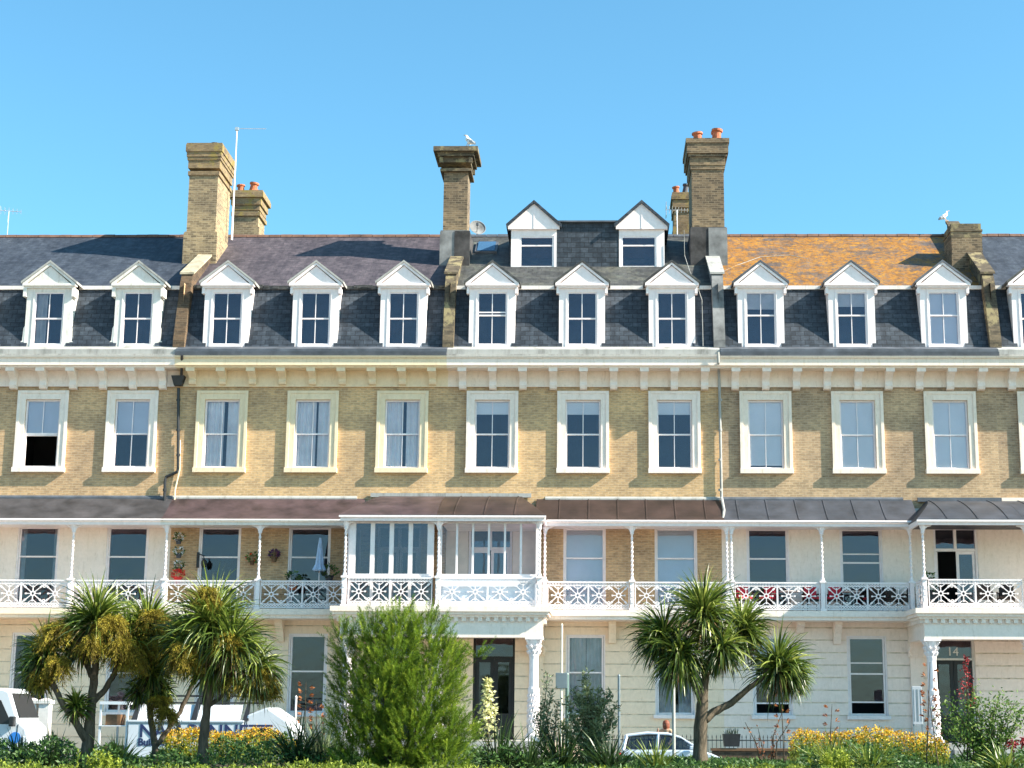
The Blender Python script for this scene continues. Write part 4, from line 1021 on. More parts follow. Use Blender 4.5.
def pot_plant(name, px, row, Y, label, pr=.13, ph=.22, potm='terracotta', n=140, r=.25, flower=None, nf=30, cat='plant pot', hang=False, wallbasket=False, squash=.8):
    p = P(px, row, Y); t = empty(name, tuple(p)); tag(t, label, cat, 'potted plants on the balconies')
    m = MB(); m.lathe([(pr * .65, 0), (pr * .9, ph * .8), (pr * 1.08, ph * .82), (pr * 1.08, ph), (pr * .9, ph)], n=14); m.build('pot', M[potm], t)
    m = MB(); blob(m, n, r, .09, squash); m.build('foliage', M['leaf_plant'], t, (0, 0, ph + r * .5))
    if flower:
        m = MB(); blob(m, nf, r * 1.02, .07, squash); m.build('flowers', M[flower], t, (0, 0, ph + r * .5))
    if hang:
        m = MB()
        for a in range(3): m.tube((pr * math.cos(a * 2.1), pr * math.sin(a * 2.1), ph), (0, 0, ph + .75), .006, n=4)
        m.build('chain', M['black_iron'], t)
for r, lb in ((543, 'top'), (557, 'middle'), (571, 'bottom')):
    pot_plant('wall_planter', 178.5, r + 1, -.28, 'white flowered wall planter, %s of three beside the corner post' % lb, .12, .16, 'dark_pot', 60, .17, 'flower_white', 60)
pot_plant('flower_pot', 177.5, 584, -.6, 'bright red flowers in a pot at the foot of the white planters', .16, .25, 'flower_red', 20, .2, 'flower_red', 150)
pot_plant('wall_basket', 274, 562, -.22, 'dark purple plant in a basket hung on bare brick wall', .12, .2, 'brown', 30, .18, 'flower_purple', 160)
pot_plant('wall_basket', 252, 565, -.22, 'green trailing plant in a basket on the brick wall near a window', .1, .15, 'brown', 90, .22, 'flower_red', 10)
pot_plant('plant_pot', 329, 584, -.5, 'leafy plant in a pot near the sunroom corner', .16, .3, 'dark_pot', 120, .3)
pot_plant('plant_pot', 293, 590, -.7, 'low bushy plant behind the railing under the brick balcony window', .18, .3, 'terracotta', 120, .28)
pot_plant('plant_pot', 655/1*1.0 + 275, 584, -1.0, 'small pot with leaves at the corner of the porch balcony', .1, .2, 'dark_pot', 60, .14)
# wall lamp / bracket
p = P(198, 560, -.03); t = empty('wall_lamp', tuple(p)); tag(t, 'black scrolled iron lamp bracket on brick beside the balcony window', 'wall lamp')
m = MB(); m.box(-.05, .05, -.02, 0, -.28, .28); m.path([(0, -.02, .1), (.1, -.15, .2), (.25, -.22, .12), (.28, -.24, -.02)], [.02] * 4, 6); m.build('bracket', M['black_iron'], t)
m = MB(); m.lathe([(.04, -.3), (.09, -.25), (.11, -.08), (.05, -.02), (.02, .02)], .28, -.24, 8); m.build('lantern', M['black_iron'], t)
# closed parasol
p = P(318, 607, -.75); t = empty('parasol', (p.x, -.75, zBal)); tag(t, 'closed pale blue parasol standing on the brick walled balcony', 'parasol')
zt = Z(538, -.75) - zBal; zm = Z(566, -.75) - zBal; m = MB(); m.tube((0, 0, 0), (0, 0, zt), .02, n=8); m.build('pole', M['white'], t); m = MB(); m.lathe([(.22, 0), (.22, .06), (.05, .1)], n=16); m.build('base', M['dark_pot'], t)
m = MB(); n = 16; prof = [(.03, zt), (.06, zt - .25), (.10, zm + .3), (.12, zm + .05), (.20, zm - .15), (.15, zm - .2)]
k = len(m.v)
for r_, z_ in prof:
    for i in range(n): a = 2 * math.pi * i / n; rr = r_ * (1 + .28 * (i % 2)); m.v.append((rr * math.cos(a), rr * math.sin(a), z_))
for q in range(len(prof) - 1):
    for i in range(n): j = (i + 1) % n; m.f.append((k + q*n + i, k + (q+1)*n + i, k + (q+1)*n + j, k + q*n + j))
m.build('fabric', M['blue_cloth'], t)
# red chairs and a table on the balcony of number 14
def chair(x, y, rz, label, cm='red_cloth', grp='red cushioned chairs on the balcony'):
    t = empty('balcony_chair', (x, y, zBal), rz); tag(t, label, 'chair', grp)
    m = MB(); m.box(-.25, .25, -.25, .25, .38, .43); m.build('seat', M['wicker'], t); m = MB(); m.box(-.25, .25, .2, .26, .43, .9); m.build('backrest', M['wicker'], t, bev=.02)
    m = MB(); m.box(-.22, .22, -.24, .19, .431, .52); m.build('cushion', M[cm], t, bev=.03); m = MB(); m.box(-.22, .22, .10, .199, .53, .92); m.build('cushion', M[cm], t, bev=.03)
    for sx in (-1, 1):
        m = MB(); m.box(sx * .25, sx * .29, -.25, .25, .6, .64); m.build('armrest', M['wicker'], t)
        for sy in (-1, 1): m = MB(); m.tube((sx * .26, sy * .22, 0), (sx * .26, sy * .22, .6), .02, n=6); m.build('leg', M['wicker'], t)
for px, rz, lb in ((744, R(20), 'red cushioned chair on the balcony nearest the drainpipe side'), (768, R(-35), 'red cushioned chair below the darkest balcony window, beside the middle post'),
                   (812, R(15), 'red cushioned chair just left of the second balcony post of number 14'), (834, R(-20), 'red cushioned chair left of the white table'), (872, R(200), 'red cushioned chair turned away beside the white table')):
    chair(X(px, 600, -.75), -.75, rz, lb)
dk = 'dark wicker chairs on the balconies'
chair(X(892, 600, -.7), -.7, R(15), 'dark wicker chair next to the porch end of the balcony with red chairs', 'wicker', dk); chair(X(906, 600, -.5), -.5, R(-80), 'dark wicker chair in the corner against the porch of number 14', 'wicker', dk)
chair(X(984, 600, -1.9), -1.9, R(160), 'dark wicker chair behind the left panel of the right hand porch railing', 'wicker', dk); chair(X(1006, 600, -1.7), -1.7, R(-20), 'dark wicker chair nearest the right edge on the porch balcony', 'wicker', dk)
def table(px, label):
    t = empty('balcony_table', (X(px, 600, -.8), -.8, zBal)); tag(t, label, 'table', 'small tables on the balcony'); m = MB(); m.lathe([(.33, .68), (.36, .69), (.36, .71), (.33, .72)], n=20); m.build('table_top', M['white'], t)
    m = MB(); m.tube((0, 0, 0), (0, 0, .68), .03, n=8); m.lathe([(.2, 0), (.2, .03), (.04, .06)], n=14); m.build('stem', M['black_iron'], t)
table(852, 'small round white table between red chairs'); table(790, 'small round white table left of the middle post with no chair turned away')
p = P(932, 588, -.4); t = empty('potted_shrub', (p.x, -.4, zBal)); tag(t, 'low black box planter beside the open balcony door', 'planter'); m = MB(); m.box(-.18, .18, -.15, .15, 0, .8); m.build('planter_box', M['black_iron'], t, bev=.02); m = MB(); blob(m, 60, .2, .08); m.build('foliage', M['leaf_plant'], t, (0, 0, .9))
# ------------------------------------------------------------------ ground
def struct(o): o['kind'] = 'structure'; return o
M['asphalt'] = plain('asphalt', (.06, .06, .062), .9, .25, 2); M['paving'] = brickmat('paving', (.30, .28, .25), (.26, .25, .22), (.14, .13, .12), .6, .6, .2)
M['turf'] = plain('turf', (.06, .10, .025), .95, .45, 1.5); M['soil'] = plain('soil', (.06, .045, .03), .95, .4, 2); M['kerb'] = plain('kerbstone', (.33, .32, .30), .9, .2, 3)
m = MB(); m.quad((-700, -190, -.02), (700, -190, -.02), (700, 1500, -.02), (-700, 1500, -.02)); struct(m.build('ground', M['turf']))
M['prom'] = plain('bounce_promenade', (.56, .43, .32), .9, .15, 2); M['shingle'] = plain('shingle', (.58, .43, .29), .95, .3, 4)  # unseen promenade and beach, added to bounce warm light onto the facade
m = MB(); m.quad((-300, -84, -.012), (300, -84, -.012), (300, -32.5, -.012), (-300, -32.5, -.012)); struct(m.build('bounce_promenade', M['prom']))
m = MB(); m.quad((-500, -190, -.016), (500, -190, -.016), (500, -84, -.016), (-500, -84, -.016)); struct(m.build('bounce_beach', M['shingle']))
m = MB(); m.box(-70, 70, -12, -4.62, -.2, 0); struct(m.build('road', M['asphalt']))
m = MB(); m.box(-70, 70, -4.5, -.02, -.2, .115); struct(m.build('pavement', M['paving']))
m = MB()
for i in range(150): m.box(-70 + i * .93, -70 + i * .93 + .92, -4.62, -4.5, -.2, .125)
struct(m.build('kerb', M['kerb']))
m = MB()
for i in range(40): m.box(-60 + i * 3.2, -60 + i * 3.2 + 1.6, -8.4, -8.3, .004, .008)
struct(m.build('road_markings', M['white_old']))
m = MB(); m.quad((-1500, -2500, -.3), (1500, -2500, -.3), (1500, -189, -.3), (-1500, -189, -.3)); struct(m.build('sea', plain('sea_water', (.01, .05, .09), .15, .2, .2)))
# raised planted bank of the gardens
zBK = .85
def bank(x, y):
    a = min(max((y + 32) / 4.5, 0), 1); b = min(max((-14.5 - y) / 2.5, 0), 1); s = lambda t: t * t * (3 - 2 * t)
    return zBK * s(a) * s(b) + .05 * math.sin(x * .7 + y * .3) * s(a) * s(b)
m = MB(); nx, ny = 100, 30
for j in range(ny + 1):
    for i in range(nx + 1):
        x = -45 + 90 * i / nx; y = -32 + 17.5 * j / ny + .0; m.v.append((x, y, bank(x, y) - .01))
for j in range(ny):
    for i in range(nx): a = j * (nx + 1) + i; m.f.append((a, a + 1, a + nx + 2, a + nx + 1))
struct(m.build('garden_bank', M['soil'], smooth=True))

# ------------------------------------------------------------------ foliage materials
G = foliage
M['strap'] = G('strap_leaf', [(0, (.014, .026, .006)), (.3, (.05, .085, .014)), (.6, (.16, .22, .03)), (1, (.44, .46, .11))], rough=.38, spec=.5)
M['strap_dark'] = G('strap_leaf_dark', [(0, (.01, .022, .01)), (.4, (.03, .06, .018)), (.8, (.08, .14, .03)), (1, (.2, .26, .08))], rough=.38, spec=.5)
M['dead'] = G('dead_leaf', [(0, (.05, .03, .015)), (.5, (.16, .10, .045)), (1, (.42, .30, .14))], rough=.8)
M['panicle'] = G('seed_panicle', [(0, (.06, .045, .006)), (.5, (.22, .165, .014)), (1, (.44, .36, .04))], rough=.8, transl=.2)
M['feather'] = G('feathery', [(0, (.02, .045, .006)), (.4, (.075, .14, .010)), (.75, (.21, .31, .022)), (1, (.42, .48, .05))], rough=.7, transl=.4)
M['olive'] = G('olive_leaf', [(0, (.05, .07, .03)), (.5, (.18, .23, .11)), (1, (.42, .46, .28))], rough=.6)
M['lime'] = G('lime_leaf', [(0, (.035, .06, .008)), (.5, (.13, .18, .015)), (1, (.40, .44, .05))], rough=.6)
M['grassm'] = G('grass_blade', [(0, (.03, .06, .01)), (.5, (.10, .16, .025)), (1, (.26, .32, .07))], rough=.7)
M['yellow'] = G('yellow_flower', [(0, (.30, .12, .01)), (.5, (.62, .33, .012)), (1, (.85, .60, .05))], rough=.6, transl=.3)
M['redfl'] = G('red_flower', [(0, (.08, .008, .012)), (.5, (.25, .02, .028)), (1, (.5, .06, .06))], rough=.6)
M['russet'] = G('russet', [(0, (.09, .025, .012)), (.5, (.30, .09, .03)), (1, (.55, .22, .08))], rough=.8)
M['cream_fl'] = G('cream_flower', [(0, (.45, .42, .15)), (.5, (.72, .70, .35)), (1, (.88, .86, .55))], rough=.6, transl=.3)
M['perennial'] = G('perennial', [(0, (.03, .07, .012)), (.5, (.10, .19, .03)), (1, (.30, .38, .09))], rough=.6)
def barkmat(name, c):
    t = NT(name); v = t.coord((1, 1, .25)); n = t.noise(v, 14, 6, .7); n2 = t.noise(v, 2, 3)
    col = t.mix(t.ramp(n, [(.3, tuple(a * .45 for a in c)), (.7, tuple(a * 1.35 for a in c))]), t.ramp(n2, [(.3, (.7, .7, .7)), (.7, (1.15, 1.1, 1.0))]), 1, 'MULTIPLY')
    return t.finish(col, .95, n, .9, .03, spec=.15)
M['bark'] = barkmat('palm_bark', (.13, .105, .08)); M['bark_dark'] = barkmat('shrub_bark', (.09, .07, .05))

# ------------------------------------------------------------------ cabbage palms
def rdir(zmin, zmax):
    z = random.uniform(zmin, zmax); a = random.uniform(0, 2 * math.pi); r = math.sqrt(max(0, 1 - z * z)); return Vector((r * math.cos(a), r * math.sin(a), z))
def palm(px, row, Y, label, limbs, heads, panicles=(), dead=.25, ll=1.05, green=230):
    base = P(px, row, Y); base.z = bank(base.x, Y) - .05
    t = empty('cabbage_palm', tuple(base)); tag(t, label, 'palm tree', 'cabbage palms in the garden')
    q = lambda p_, r_, y_: P(p_, r_, Y + y_) - base
    m = MB()
    for pts, rad in limbs:
        pp = [q(*p) for p in pts]
        if pts[0][1] >= row - 3: pp[0] = Vector((0, 0, 0)) if (pts[0][0] - px) ** 2 < 30 else pp[0]
        # finer path with small wobble
        f = []; rr = []
        for i in range(len(pp) - 1):
            for s in range(4):
                u = s / 4; f.append(pp[i].lerp(pp[i+1], u) + Vector((random.uniform(-1, 1), random.uniform(-1, 1), 0)) * .012); rr.append((rad[i] + (rad[i+1] - rad[i]) * u) * .66 * random.uniform(.95, 1.07))
        f.append(pp[-1]); rr.append(rad[-1] * .66); m.path(f, rr, 10)
    m.build('trunk', M['bark'], t, smooth=True)
    m = MB(); dm = MB()
    for hx, hr, hy, sz, bias in heads:
        c = q(hx, hr, hy); n = int(green * 2.1 * sz)
        for _ in range(n):
            d = rdir(-.9, 1.0); d = (d + Vector(bias)).normalized(); st = c + Vector((0, 0, random.uniform(-.25, .15) * sz)) + d * .06
            up = max(0, d.z)
            m.blade(st, d, ll * sz * random.uniform(.65, 1.12), random.uniform(.032, .058), random.uniform(.5, 2.4) * (1.3 if d.z < .2 else .75) / sz, min(1, max(0, random.gauss(.37, .25) + .2 * up)), 5, twist=random.uniform(-1.2, 1.2))
        for _ in range(int(n * dead)):
            d = rdir(-1, -.1); dm.blade(c + Vector((0, 0, random.uniform(-.35, 0) * sz)), d + Vector((0, 0, -.3)), ll * sz * random.uniform(.4, .85), random.uniform(.025, .045), 1.6, random.random() ** 1.3, 4, twist=random.uniform(-1, 1))
    m.build('crown', M['strap'], t); 
    if dm.f: dm.build('dead_leaves', M['dead'], t)
    if panicles:
        m = MB()
        for hx, hr, hy, r_ in panicles:
            r_ *= .74; c = q(hx, hr, hy); fl = Vector((random.uniform(-.2, .2), -.3, .25))
            for _ in range(int(150 * r_ / .3)):
                d = rdir(-.6, .9); L_ = r_ * random.uniform(.6, 1.7); s0 = c + rdir(-1, 1) * r_ * .25; tv = random.gauss(.45, .2)
                for k in range(46):
                    u = random.random() ** .7; p_ = s0 + d * (L_ * u) + Vector((0, 0, -.75 * L_ * u * u)) + rdir(-1, 1) * .045 * u
                    m.leaf(p_, (d + Vector((0, 0, -1.5 * u)) + rdir(-1, 1) * .5), random.uniform(.04, .09), random.uniform(.007, .014), min(1, max(0, tv + random.uniform(-.2, .3) + (.12 if p_.z > c.z else -.08))))
        m.build('seed_heads', M['panicle'], t)
    return t
YP1 = -22.0
palm(85, 762, YP1, 'cabbage palm at the far left with several mustard seed heads and a forked trunk',
    [([(88, 764, 0), (89, 735, 0), (92, 700, .1), (95, 668, .2), (98, 640, .2)], [.24, .19, .15, .13, .10]),
     ([(88, 742, 0), (75, 722, -.2), (60, 700, -.3), (52, 680, -.2), (47, 662, 0)], [.15, .12, .10, .09, .08]),
     ([(92, 702, .1), (105, 690, .3), (114, 674, .4), (122, 655, .5)], [.12, .10, .09, .08]),
     ([(94, 680, .1), (84, 660, .4), (80, 640, .5)], [.10, .09, .07])],
    [(96, 618, 0, 1.0, (0, 0, .35)), (46, 652, 0, .72, (-.2, 0, -.1)), (82, 635, .4, .8, (0, 0, 0)), (128, 640, .4, .8, (.1, 0, 0)), (76, 706, -.2, .42, (0, 0, .3)), (38, 672, .1, .55, (-.2, 0, -.2))],
    [(57, 628, -.4, .42), (58, 664, -.5, .36), (112, 622, -.4, .42), (122, 645, -.5, .42), (133, 660, -.3, .30), (40, 676, -.2, .30), (92, 640, -.6, .3)], .5)
palm(155, 765, YP1 + .6, 'cabbage palm with a slim forked trunk between two larger palms',
    [([(156, 766, 0), (155, 745, 0), (150, 715, .1), (148, 690, .2), (147, 660, .2)], [.13, .11, .10, .09, .08]),
     ([(157, 745, 0), (168, 730, .1), (180, 712, .2), (190, 690, .3), (196, 675, .3)], [.10, .08, .075, .07, .06])],
    [(147, 628, .2, .95, (0, 0, .3)), (152, 672, .1, .6, (0, 0, -.2)), (170, 645, .4, .7, (0, 0, 0)), (138, 690, .2, .4, (0, 0, -.3)), (160, 690, .2, .45, (0, 0, -.3))],
    [(152, 616, -.3, .38), (163, 645, -.3, .34), (166, 712, -.3, .30), (160, 700, -.2, .26), (138, 645, -.4, .3), (183, 655, -.3, .35)], .6)
palm(203, 764, YP1 - .4, 'cabbage palm with pale trunk before the truck sign, bright green crown hanging right',
    [([(201, 766, 0), (203, 740, 0), (206, 715, 0), (210, 690, 0), (208, 668, 0)], [.20, .17, .14, .13, .11]),
     ([(208, 706, 0), (218, 700, .2), (226, 690, .3)], [.08, .06, .05])],
    [(212, 624, 0, 1.15, (0, 0, .35)), (232, 642, -.2, 1.0, (.3, 0, .0)), (255, 668, -.1, .8, (.3, 0, -.3)), (190, 640, .2, .9, (-.2, 0, 0)), (215, 660, .1, .8, (0, 0, -.3))],
    [(207, 592, -.3, .33), (184, 650, -.5, .38), (228, 640, -.5, .36), (262, 674, -.2, .36), (242, 680, -.3, .32), (190, 660, -.5, .3), (270, 690, -.1, .25)], .45)
palm(700, 766, YP1 + .5, 'cabbage palm with broad green crown and long side branch, before the small car',
    [([(699, 768, 0), (700, 735, 0), (702, 705, 0), (704, 685, 0), (706, 660, 0)], [.26, .23, .19, .15, .12]),
     ([(702, 700, 0), (694, 685, -.1), (688, 670, -.1), (682, 650, 0)], [.14, .10, .09, .08]),
     ([(704, 720, 0), (714, 712, .1), (732, 703, .2), (746, 690, .2), (760, 680, .2), (770, 668, .2)], [.15, .13, .11, .095, .085, .08]),
     ([(706, 674, 0), (718, 668, .1), (732, 658, .2), (742, 645, .3)], [.10, .085, .08, .07])],
    [(704, 612, -.2, 1.05, (0, 0, .35)), (664, 634, 0, .92, (-.45, 0, .05)), (742, 628, .3, .85, (.35, 0, .1)), (778, 664, .2, .95, (.3, 0, .05)), (680, 652, -.3, .95, (-.15, -.2, -.45)), (722, 645, -.4, .75, (.1, -.1, -.3)), (790, 674, .2, .6, (.5, 0, -.2))],
    (), .35, 1.0, 215)

# ------------------------------------------------------------------ feathery tamarisk
def feather_bush(px, row, Y, label, clumps, name='tamarisk_bush', mat='feather', trunkpx=None):
    base = P(px, row, Y); base.z = bank(base.x, Y) - .05; t = empty(name, tuple(base)); tag(t, label, 'bush'); q = lambda p_, r_, y_: P(p_, r_, Y + y_) - base
    m = MB(); tr = MB()
    for cx_, cr, cy, rad in clumps:
        c = q(cx_, cr, cy); tr.path([Vector((random.uniform(-.15, .15), 0, 0)), c * .45 + Vector((0, 0, -.1)), c * .85], [.035, .025, .008], 6)
        for _ in range(int(270 * (rad / .6) ** 2)):
            v = rdir(-1, 1) * rad * random.random() ** .4; s = c + v; out = (v.normalized() * .85 + Vector((random.uniform(-.25, .25), random.uniform(-.25, .25), 1.0))).normalized()
            L_ = random.uniform(.28, .55); tv = min(1, max(0, random.gauss(.44, .2)))
            # a plume: thin axis with many short hair-like needles
            for k in range(72):
                u = random.random(); pp = s + out * (L_ * u) + Vector((0, 0, -.04 * u * u)); d = (out * .9 + rdir(-1, 1) * .65).normalized()
                m.leaf(pp, d, random.uniform(.06, .13) * (1.1 - .5 * u), random.uniform(.0045, .010), min(1, max(0, tv + random.uniform(-.15, .15) + .15 * u)))
    tr.build('trunk', M['bark_dark'], t); m.build('crown', M[mat], t); return t
feather_bush(400, 770, -23.5, 'large bright green feathery bush in front of the left porch',
    [(398, 632, 0, .42), (372, 640, .1, .40), (425, 640, .1, .42), (355, 665, .2, .42), (395, 668, -.2, .62), (438, 668, .1, .48), (350, 695, .2, .36), (380, 700, -.3, .6), (425, 700, -.2, .62), (448, 660, .3, .26), (450, 695, .2, .30),
     (348, 725, .2, .38), (370, 735, -.2, .5), (410, 735, -.4, .6), (445, 732, -.1, .5), (462, 738, .2, .28), (342, 640, .3, .22), (478, 656, .4, .13), (395, 760, -.2, .5), (440, 762, -.2, .5), (355, 758, 0, .4)])

# ------------------------------------------------------------------ beds (uncountable planting)
def scatter(name, label, cat, mat, items, smooth=False):
    m = MB()
    for f in items: f(m)
    o = m.build(name, M[mat]); tag(o, label, cat, kind='stuff'); return o
def gpos(px, Y): 
    x = X(px, 740, Y); return Vector((x, Y, bank(x, Y)))
def strap_clump(m, px, Y, h, n, spread=.6, w=.035, tint=.4, droop=.9):
    b = gpos(px, Y)
    for _ in range(n):
        d = rdir(.35, 1); d = Vector((d.x * spread * 1.4, d.y * spread * 1.4, d.z)).normalized()
        m.blade(b + Vector((random.gauss(0, .08), random.gauss(0, .08), 0)), d, h * random.uniform(.6, 1.15), w * random.uniform(.7, 1.3), droop * random.uniform(.3, 1.2), min(1, max(0, random.gauss(tint, .18))), 4, twist=random.uniform(-1, 1))
# low lime-green ground cover along the front
m = MB()
for _ in range(17000):
    px = random.uniform(-40, 1060); Y = random.uniform(-27.5, -24.0)
    if 850 < px: continue
    b = gpos(px, Y); h = max(.03, .14 + .10 * math.sin(px * .043 + Y) + .08 * math.sin(px * .19 + 1) + .05 * math.sin(px * .61 + Y * 3))
    h *= .6
    if 610 < px < 790: h *= .8
    s = b + Vector((0, 0, random.uniform(0, h))); m.leaf(s, rdir(.1, 1), random.uniform(.05, .11), random.uniform(.025, .045), min(1, max(0, random.gauss(.5, .22))))
tag(m.build('lime_ground_cover', M['lime']), 'low yellow green ground cover along the front of the beds', 'ground cover', kind='stuff')
m = MB()
for _ in range(15000):
    px = random.uniform(840, 1070); Y = random.uniform(-29, -22.5); b = gpos(px, Y)
    m.blade(b, rdir(.5, 1), random.uniform(.08, .2), .012, 1.0, min(1, max(0, random.gauss(.45, .2))), 2)
tag(m.build('grass', M['grassm']), 'rough short grass at the lower right of the garden', 'grass', kind='stuff')
# dark leafy filling between
m = MB()
for _ in range(36000):
    px = random.uniform(-40, 1070); Y = random.uniform(-23.5, -17.5); b = gpos(px, Y)
    h = .38 + .16 * math.sin(px * .031) + .12 * math.sin(px * .11 + 2) + .06 * math.sin(px * .29)
    if 560 < px < 800: h = min(h, .12)
    if px > 900: h *= .7
    s = b + Vector((0, 0, random.uniform(0, max(.1, h)))); m.leaf(s, rdir(-.2, 1), random.uniform(.06, .14), random.uniform(.03, .055), min(1, max(0, random.gauss(.42, .2))))
tag(m.build('bed_foliage', M['leaf_plant']), 'mixed dark green foliage filling the flower beds', 'bed foliage', kind='stuff')
def flowers(name, label, x0, x1, top0, n, Y0, Y1, mat='yellow', fs=.035):
    m = MB(); l = MB()
    for _ in range(n):
        px = random.uniform(x0, x1); Y = random.uniform(Y0, Y1); row = top0(px) + abs(random.gauss(0, 1)) * 9
        p = P(px, row, Y)
        for k in range(random.randint(4, 8)):
            m.leaf(p + Vector((random.gauss(0, .035), random.gauss(0, .035), random.gauss(0, .03))), rdir(-.3, 1), fs * random.uniform(.9, 1.8), fs * random.uniform(.8, 1.3), random.random())
        b = gpos(px, Y)
        if p.z > b.z: l.blade(b, (p - b).normalized() + rdir(-.1, .2) * .1, (p - b).length * 1.0, .012, .05, random.uniform(.3, .8), 3)
        for k in range(5): l.leaf(b.lerp(p, random.uniform(.3, 1)) + rdir(-1, 1) * .06, rdir(0, 1), random.uniform(.06, .12), .03, random.random())
    tag(m.build(name, M[mat]), label, 'flowers', kind='stuff'); tag(l.build('flower_foliage', M['lime']), 'stems and leaves under the ' + label.split(' ', 1)[1].split(' along')[0].split(' below')[0], 'foliage', kind='stuff')
flowers('yellow_flowers', 'mass of yellow orange flowers below the sign board', 165, 300, lambda x: 731 + 3 * math.sin(x * .09) + max(0, (x - 275) * .3), 620, -20.5, -18.6)
flowers('yellow_flowers', 'wide band of yellow orange flowers along the right hand bed', 790, 948, lambda x: 731 + 3 * math.sin(x * .07) + max(0, (800 - x) * .8) + max(0, (x - 930) * .8), 620, -20.5, -18.6)

def clump(px, Y, h, n, label, spread=.6, mat='strap_dark', w=.04, name='flax_clump', cat='plant', tint=.4, group='strap leaved plants in the beds'):
    m = MB(); b = gpos(px, Y); strap_clump(m, px, Y, h, n, spread, w, tint)
    m.v = [(v[0] - b.x, v[1] - b.y, v[2] - b.z) for v in m.v]; o = m.build(name, M[mat], None, tuple(b)); tag(o, label, cat, group); return o
clump(20, -21.5, .95, 90, 'dark spiky clump at the lower left corner beside the white van')
clump(52, -22.5, .9, 90, 'dark arching clump just left of the far left palm trunk')
clump(120, -22, .85, 80, 'yellow tinged arching clump between the two left palm trunks', mat='strap', tint=.6)
clump(298, -22.5, 1.2, 120, 'spiky clump at the right end of the left yellow flowers', .5)
clump(322, -22, 1.25, 110, 'tall grey green spiky clump beside the feathery bush', .45, 'olive')
clump(500, -22, 1.3, 130, 'dark arching clump below the cream flower spike', .6)
clump(530, -22.5, 1.1, 110, 'dark drooping clump beneath the white porch column', .7)
clump(560, -21.8, 1.25, 110, 'dark upright clump left of the olive leaved shrub', .5)
clump(610, -22.6, 1.0, 110, 'dark drooping clump left of the small car', .6)
clump(655, -22.8, .75, 60, 'short green tuft in front of the small car', .4, 'strap', tint=.6)
clump(832, -23, .9, 110, 'green arching lily clump in front of the left part of the right flower band', .8, 'strap', tint=.6)
clump(870, -23, .85, 110, 'green arching lily clump in the middle of the right flower band', .8, 'strap', tint=.55)
clump(1002, -23, .8, 90, 'broad leaved green clump under the red flowers at the right edge', .6, 'strap', .05, tint=.6)
# lime spikes at the front
for px, lb in ((106, 'bright yellow green spiky plant before the far left palm'), (833, 'bright yellow green spiky plant before the right flower band')):
    b = gpos(px, -26); m = MB()
    for _ in range(40):
        s = b + Vector((random.gauss(0, .16), random.gauss(0, .1), 0)); L_ = random.uniform(.25, .5)
        for k in range(26): m.leaf(s + Vector((0, 0, L_ * k / 26)), rdir(.2, 1), .07, .03, random.uniform(.5, 1))
    m.v = [(v[0] - b.x, v[1] - b.y, v[2] - b.z) for v in m.v]; tag(m.build('spurge_plant', M['lime'], None, tuple(b)), lb, 'plant', 'yellow green spiky plants')

def leafy_shrub(px, Y, label, stems, mat, name='leafy_shrub', leaves=60, ls=.1, lw=.03, cat='shrub', spreadr=.16):
    b = gpos(px, Y); t = empty(name, tuple(b)); tag(t, label, cat); s = MB(); l = MB()
    for tx, tr in stems:
        e = P(tx, tr, Y + random.uniform(-.3, .3)) - b; mid = e * .5 + Vector((random.uniform(-.1, .1), 0, .05)); s.path([Vector((e.x * .3, 0, 0)), mid, e], [.018, .012, .006], 5)
        for k in range(leaves):
            u = random.uniform(.18, 1); p_ = (mid * (2 * u) if u < .5 else mid.lerp(e, (u - .5) * 2)) + rdir(-1, 1) * spreadr * random.random()
            l.leaf(p_, rdir(-.1, 1), ls * random.uniform(.7, 1.4), lw * random.uniform(.7, 1.3), min(1, max(0, random.gauss(.5, .22))))
    s.build('stem', M['bark_dark'], t); l.build('foliage', M[mat], t); return t
leafy_shrub(592, -21.5, 'olive leaved upright shrub in front of the curtained ground floor window', [(568, 700), (574, 690), (580, 697), (586, 686), (592, 694), (598, 688), (604, 700), (610, 692), (616, 706), (572, 715), (600, 712), (612, 722), (584, 672), (562, 724), (590, 720)], 'olive', leaves=330, ls=.12, lw=.035)
leafy_shrub(545, -21, 'pale leaved thin shrub against the right column of the left porch', [(548, 672), (552, 690), (541, 705), (558, 702), (536, 715), (548, 720)], 'olive', leaves=200)
leafy_shrub(985, -21, 'tall loose green perennials right of the number 14 door', [(940, 712), (948, 700), (958, 716), (966, 705), (974, 698), (982, 712), (990, 705), (998, 700), (1006, 710), (1014, 704), (1022, 708), (936, 725), (952, 730), (970, 728), (994, 728), (1010, 730), (1030, 712), (973, 690), (1000, 692)], 'perennial', leaves=230, ls=.09, lw=.035, spreadr=.30)
leafy_shrub(768, -20, 'thin sparse stems with russet tips right of the palm trunk', [(745, 722), (758, 728), (772, 735), (783, 710), (790, 722)], 'russet', leaves=26, ls=.06, lw=.03, spreadr=.12)
def spike(px, Y, top, label, mat, r0=.02, r1=.13, n=260, ls=.06, start=.5, name='flower_spike', cat='flower', lean=0, group=None):
    b = gpos(px, Y); t = empty(name, tuple(b)); tag(t, label, cat, group); e = P(px + lean, top, Y) - b; m = MB(); m.path([Vector((0, 0, 0)), e * .5 + Vector((.02, 0, 0)), e], [.02, .015, .008], 6); m.build('stem', M['bark_dark'], t)
    m = MB()
    for _ in range(n):
        u = random.uniform(start, 1); r = r1 + (r0 - r1) * ((u - start) / (1 - start)) ** 1.5; m.leaf(e * u + rdir(-1, 1) * r * random.uniform(.5, 1), rdir(-1, .6), ls * random.uniform(.6, 1.4), ls * .6, random.random())
    m.build('blossom', M[mat], t)
spike(488, -21.5, 678, 'cream yucca flower spike in front of the dark front door', 'cream_fl', .03, .30, 420, .10, .38, 'yucca_spike')
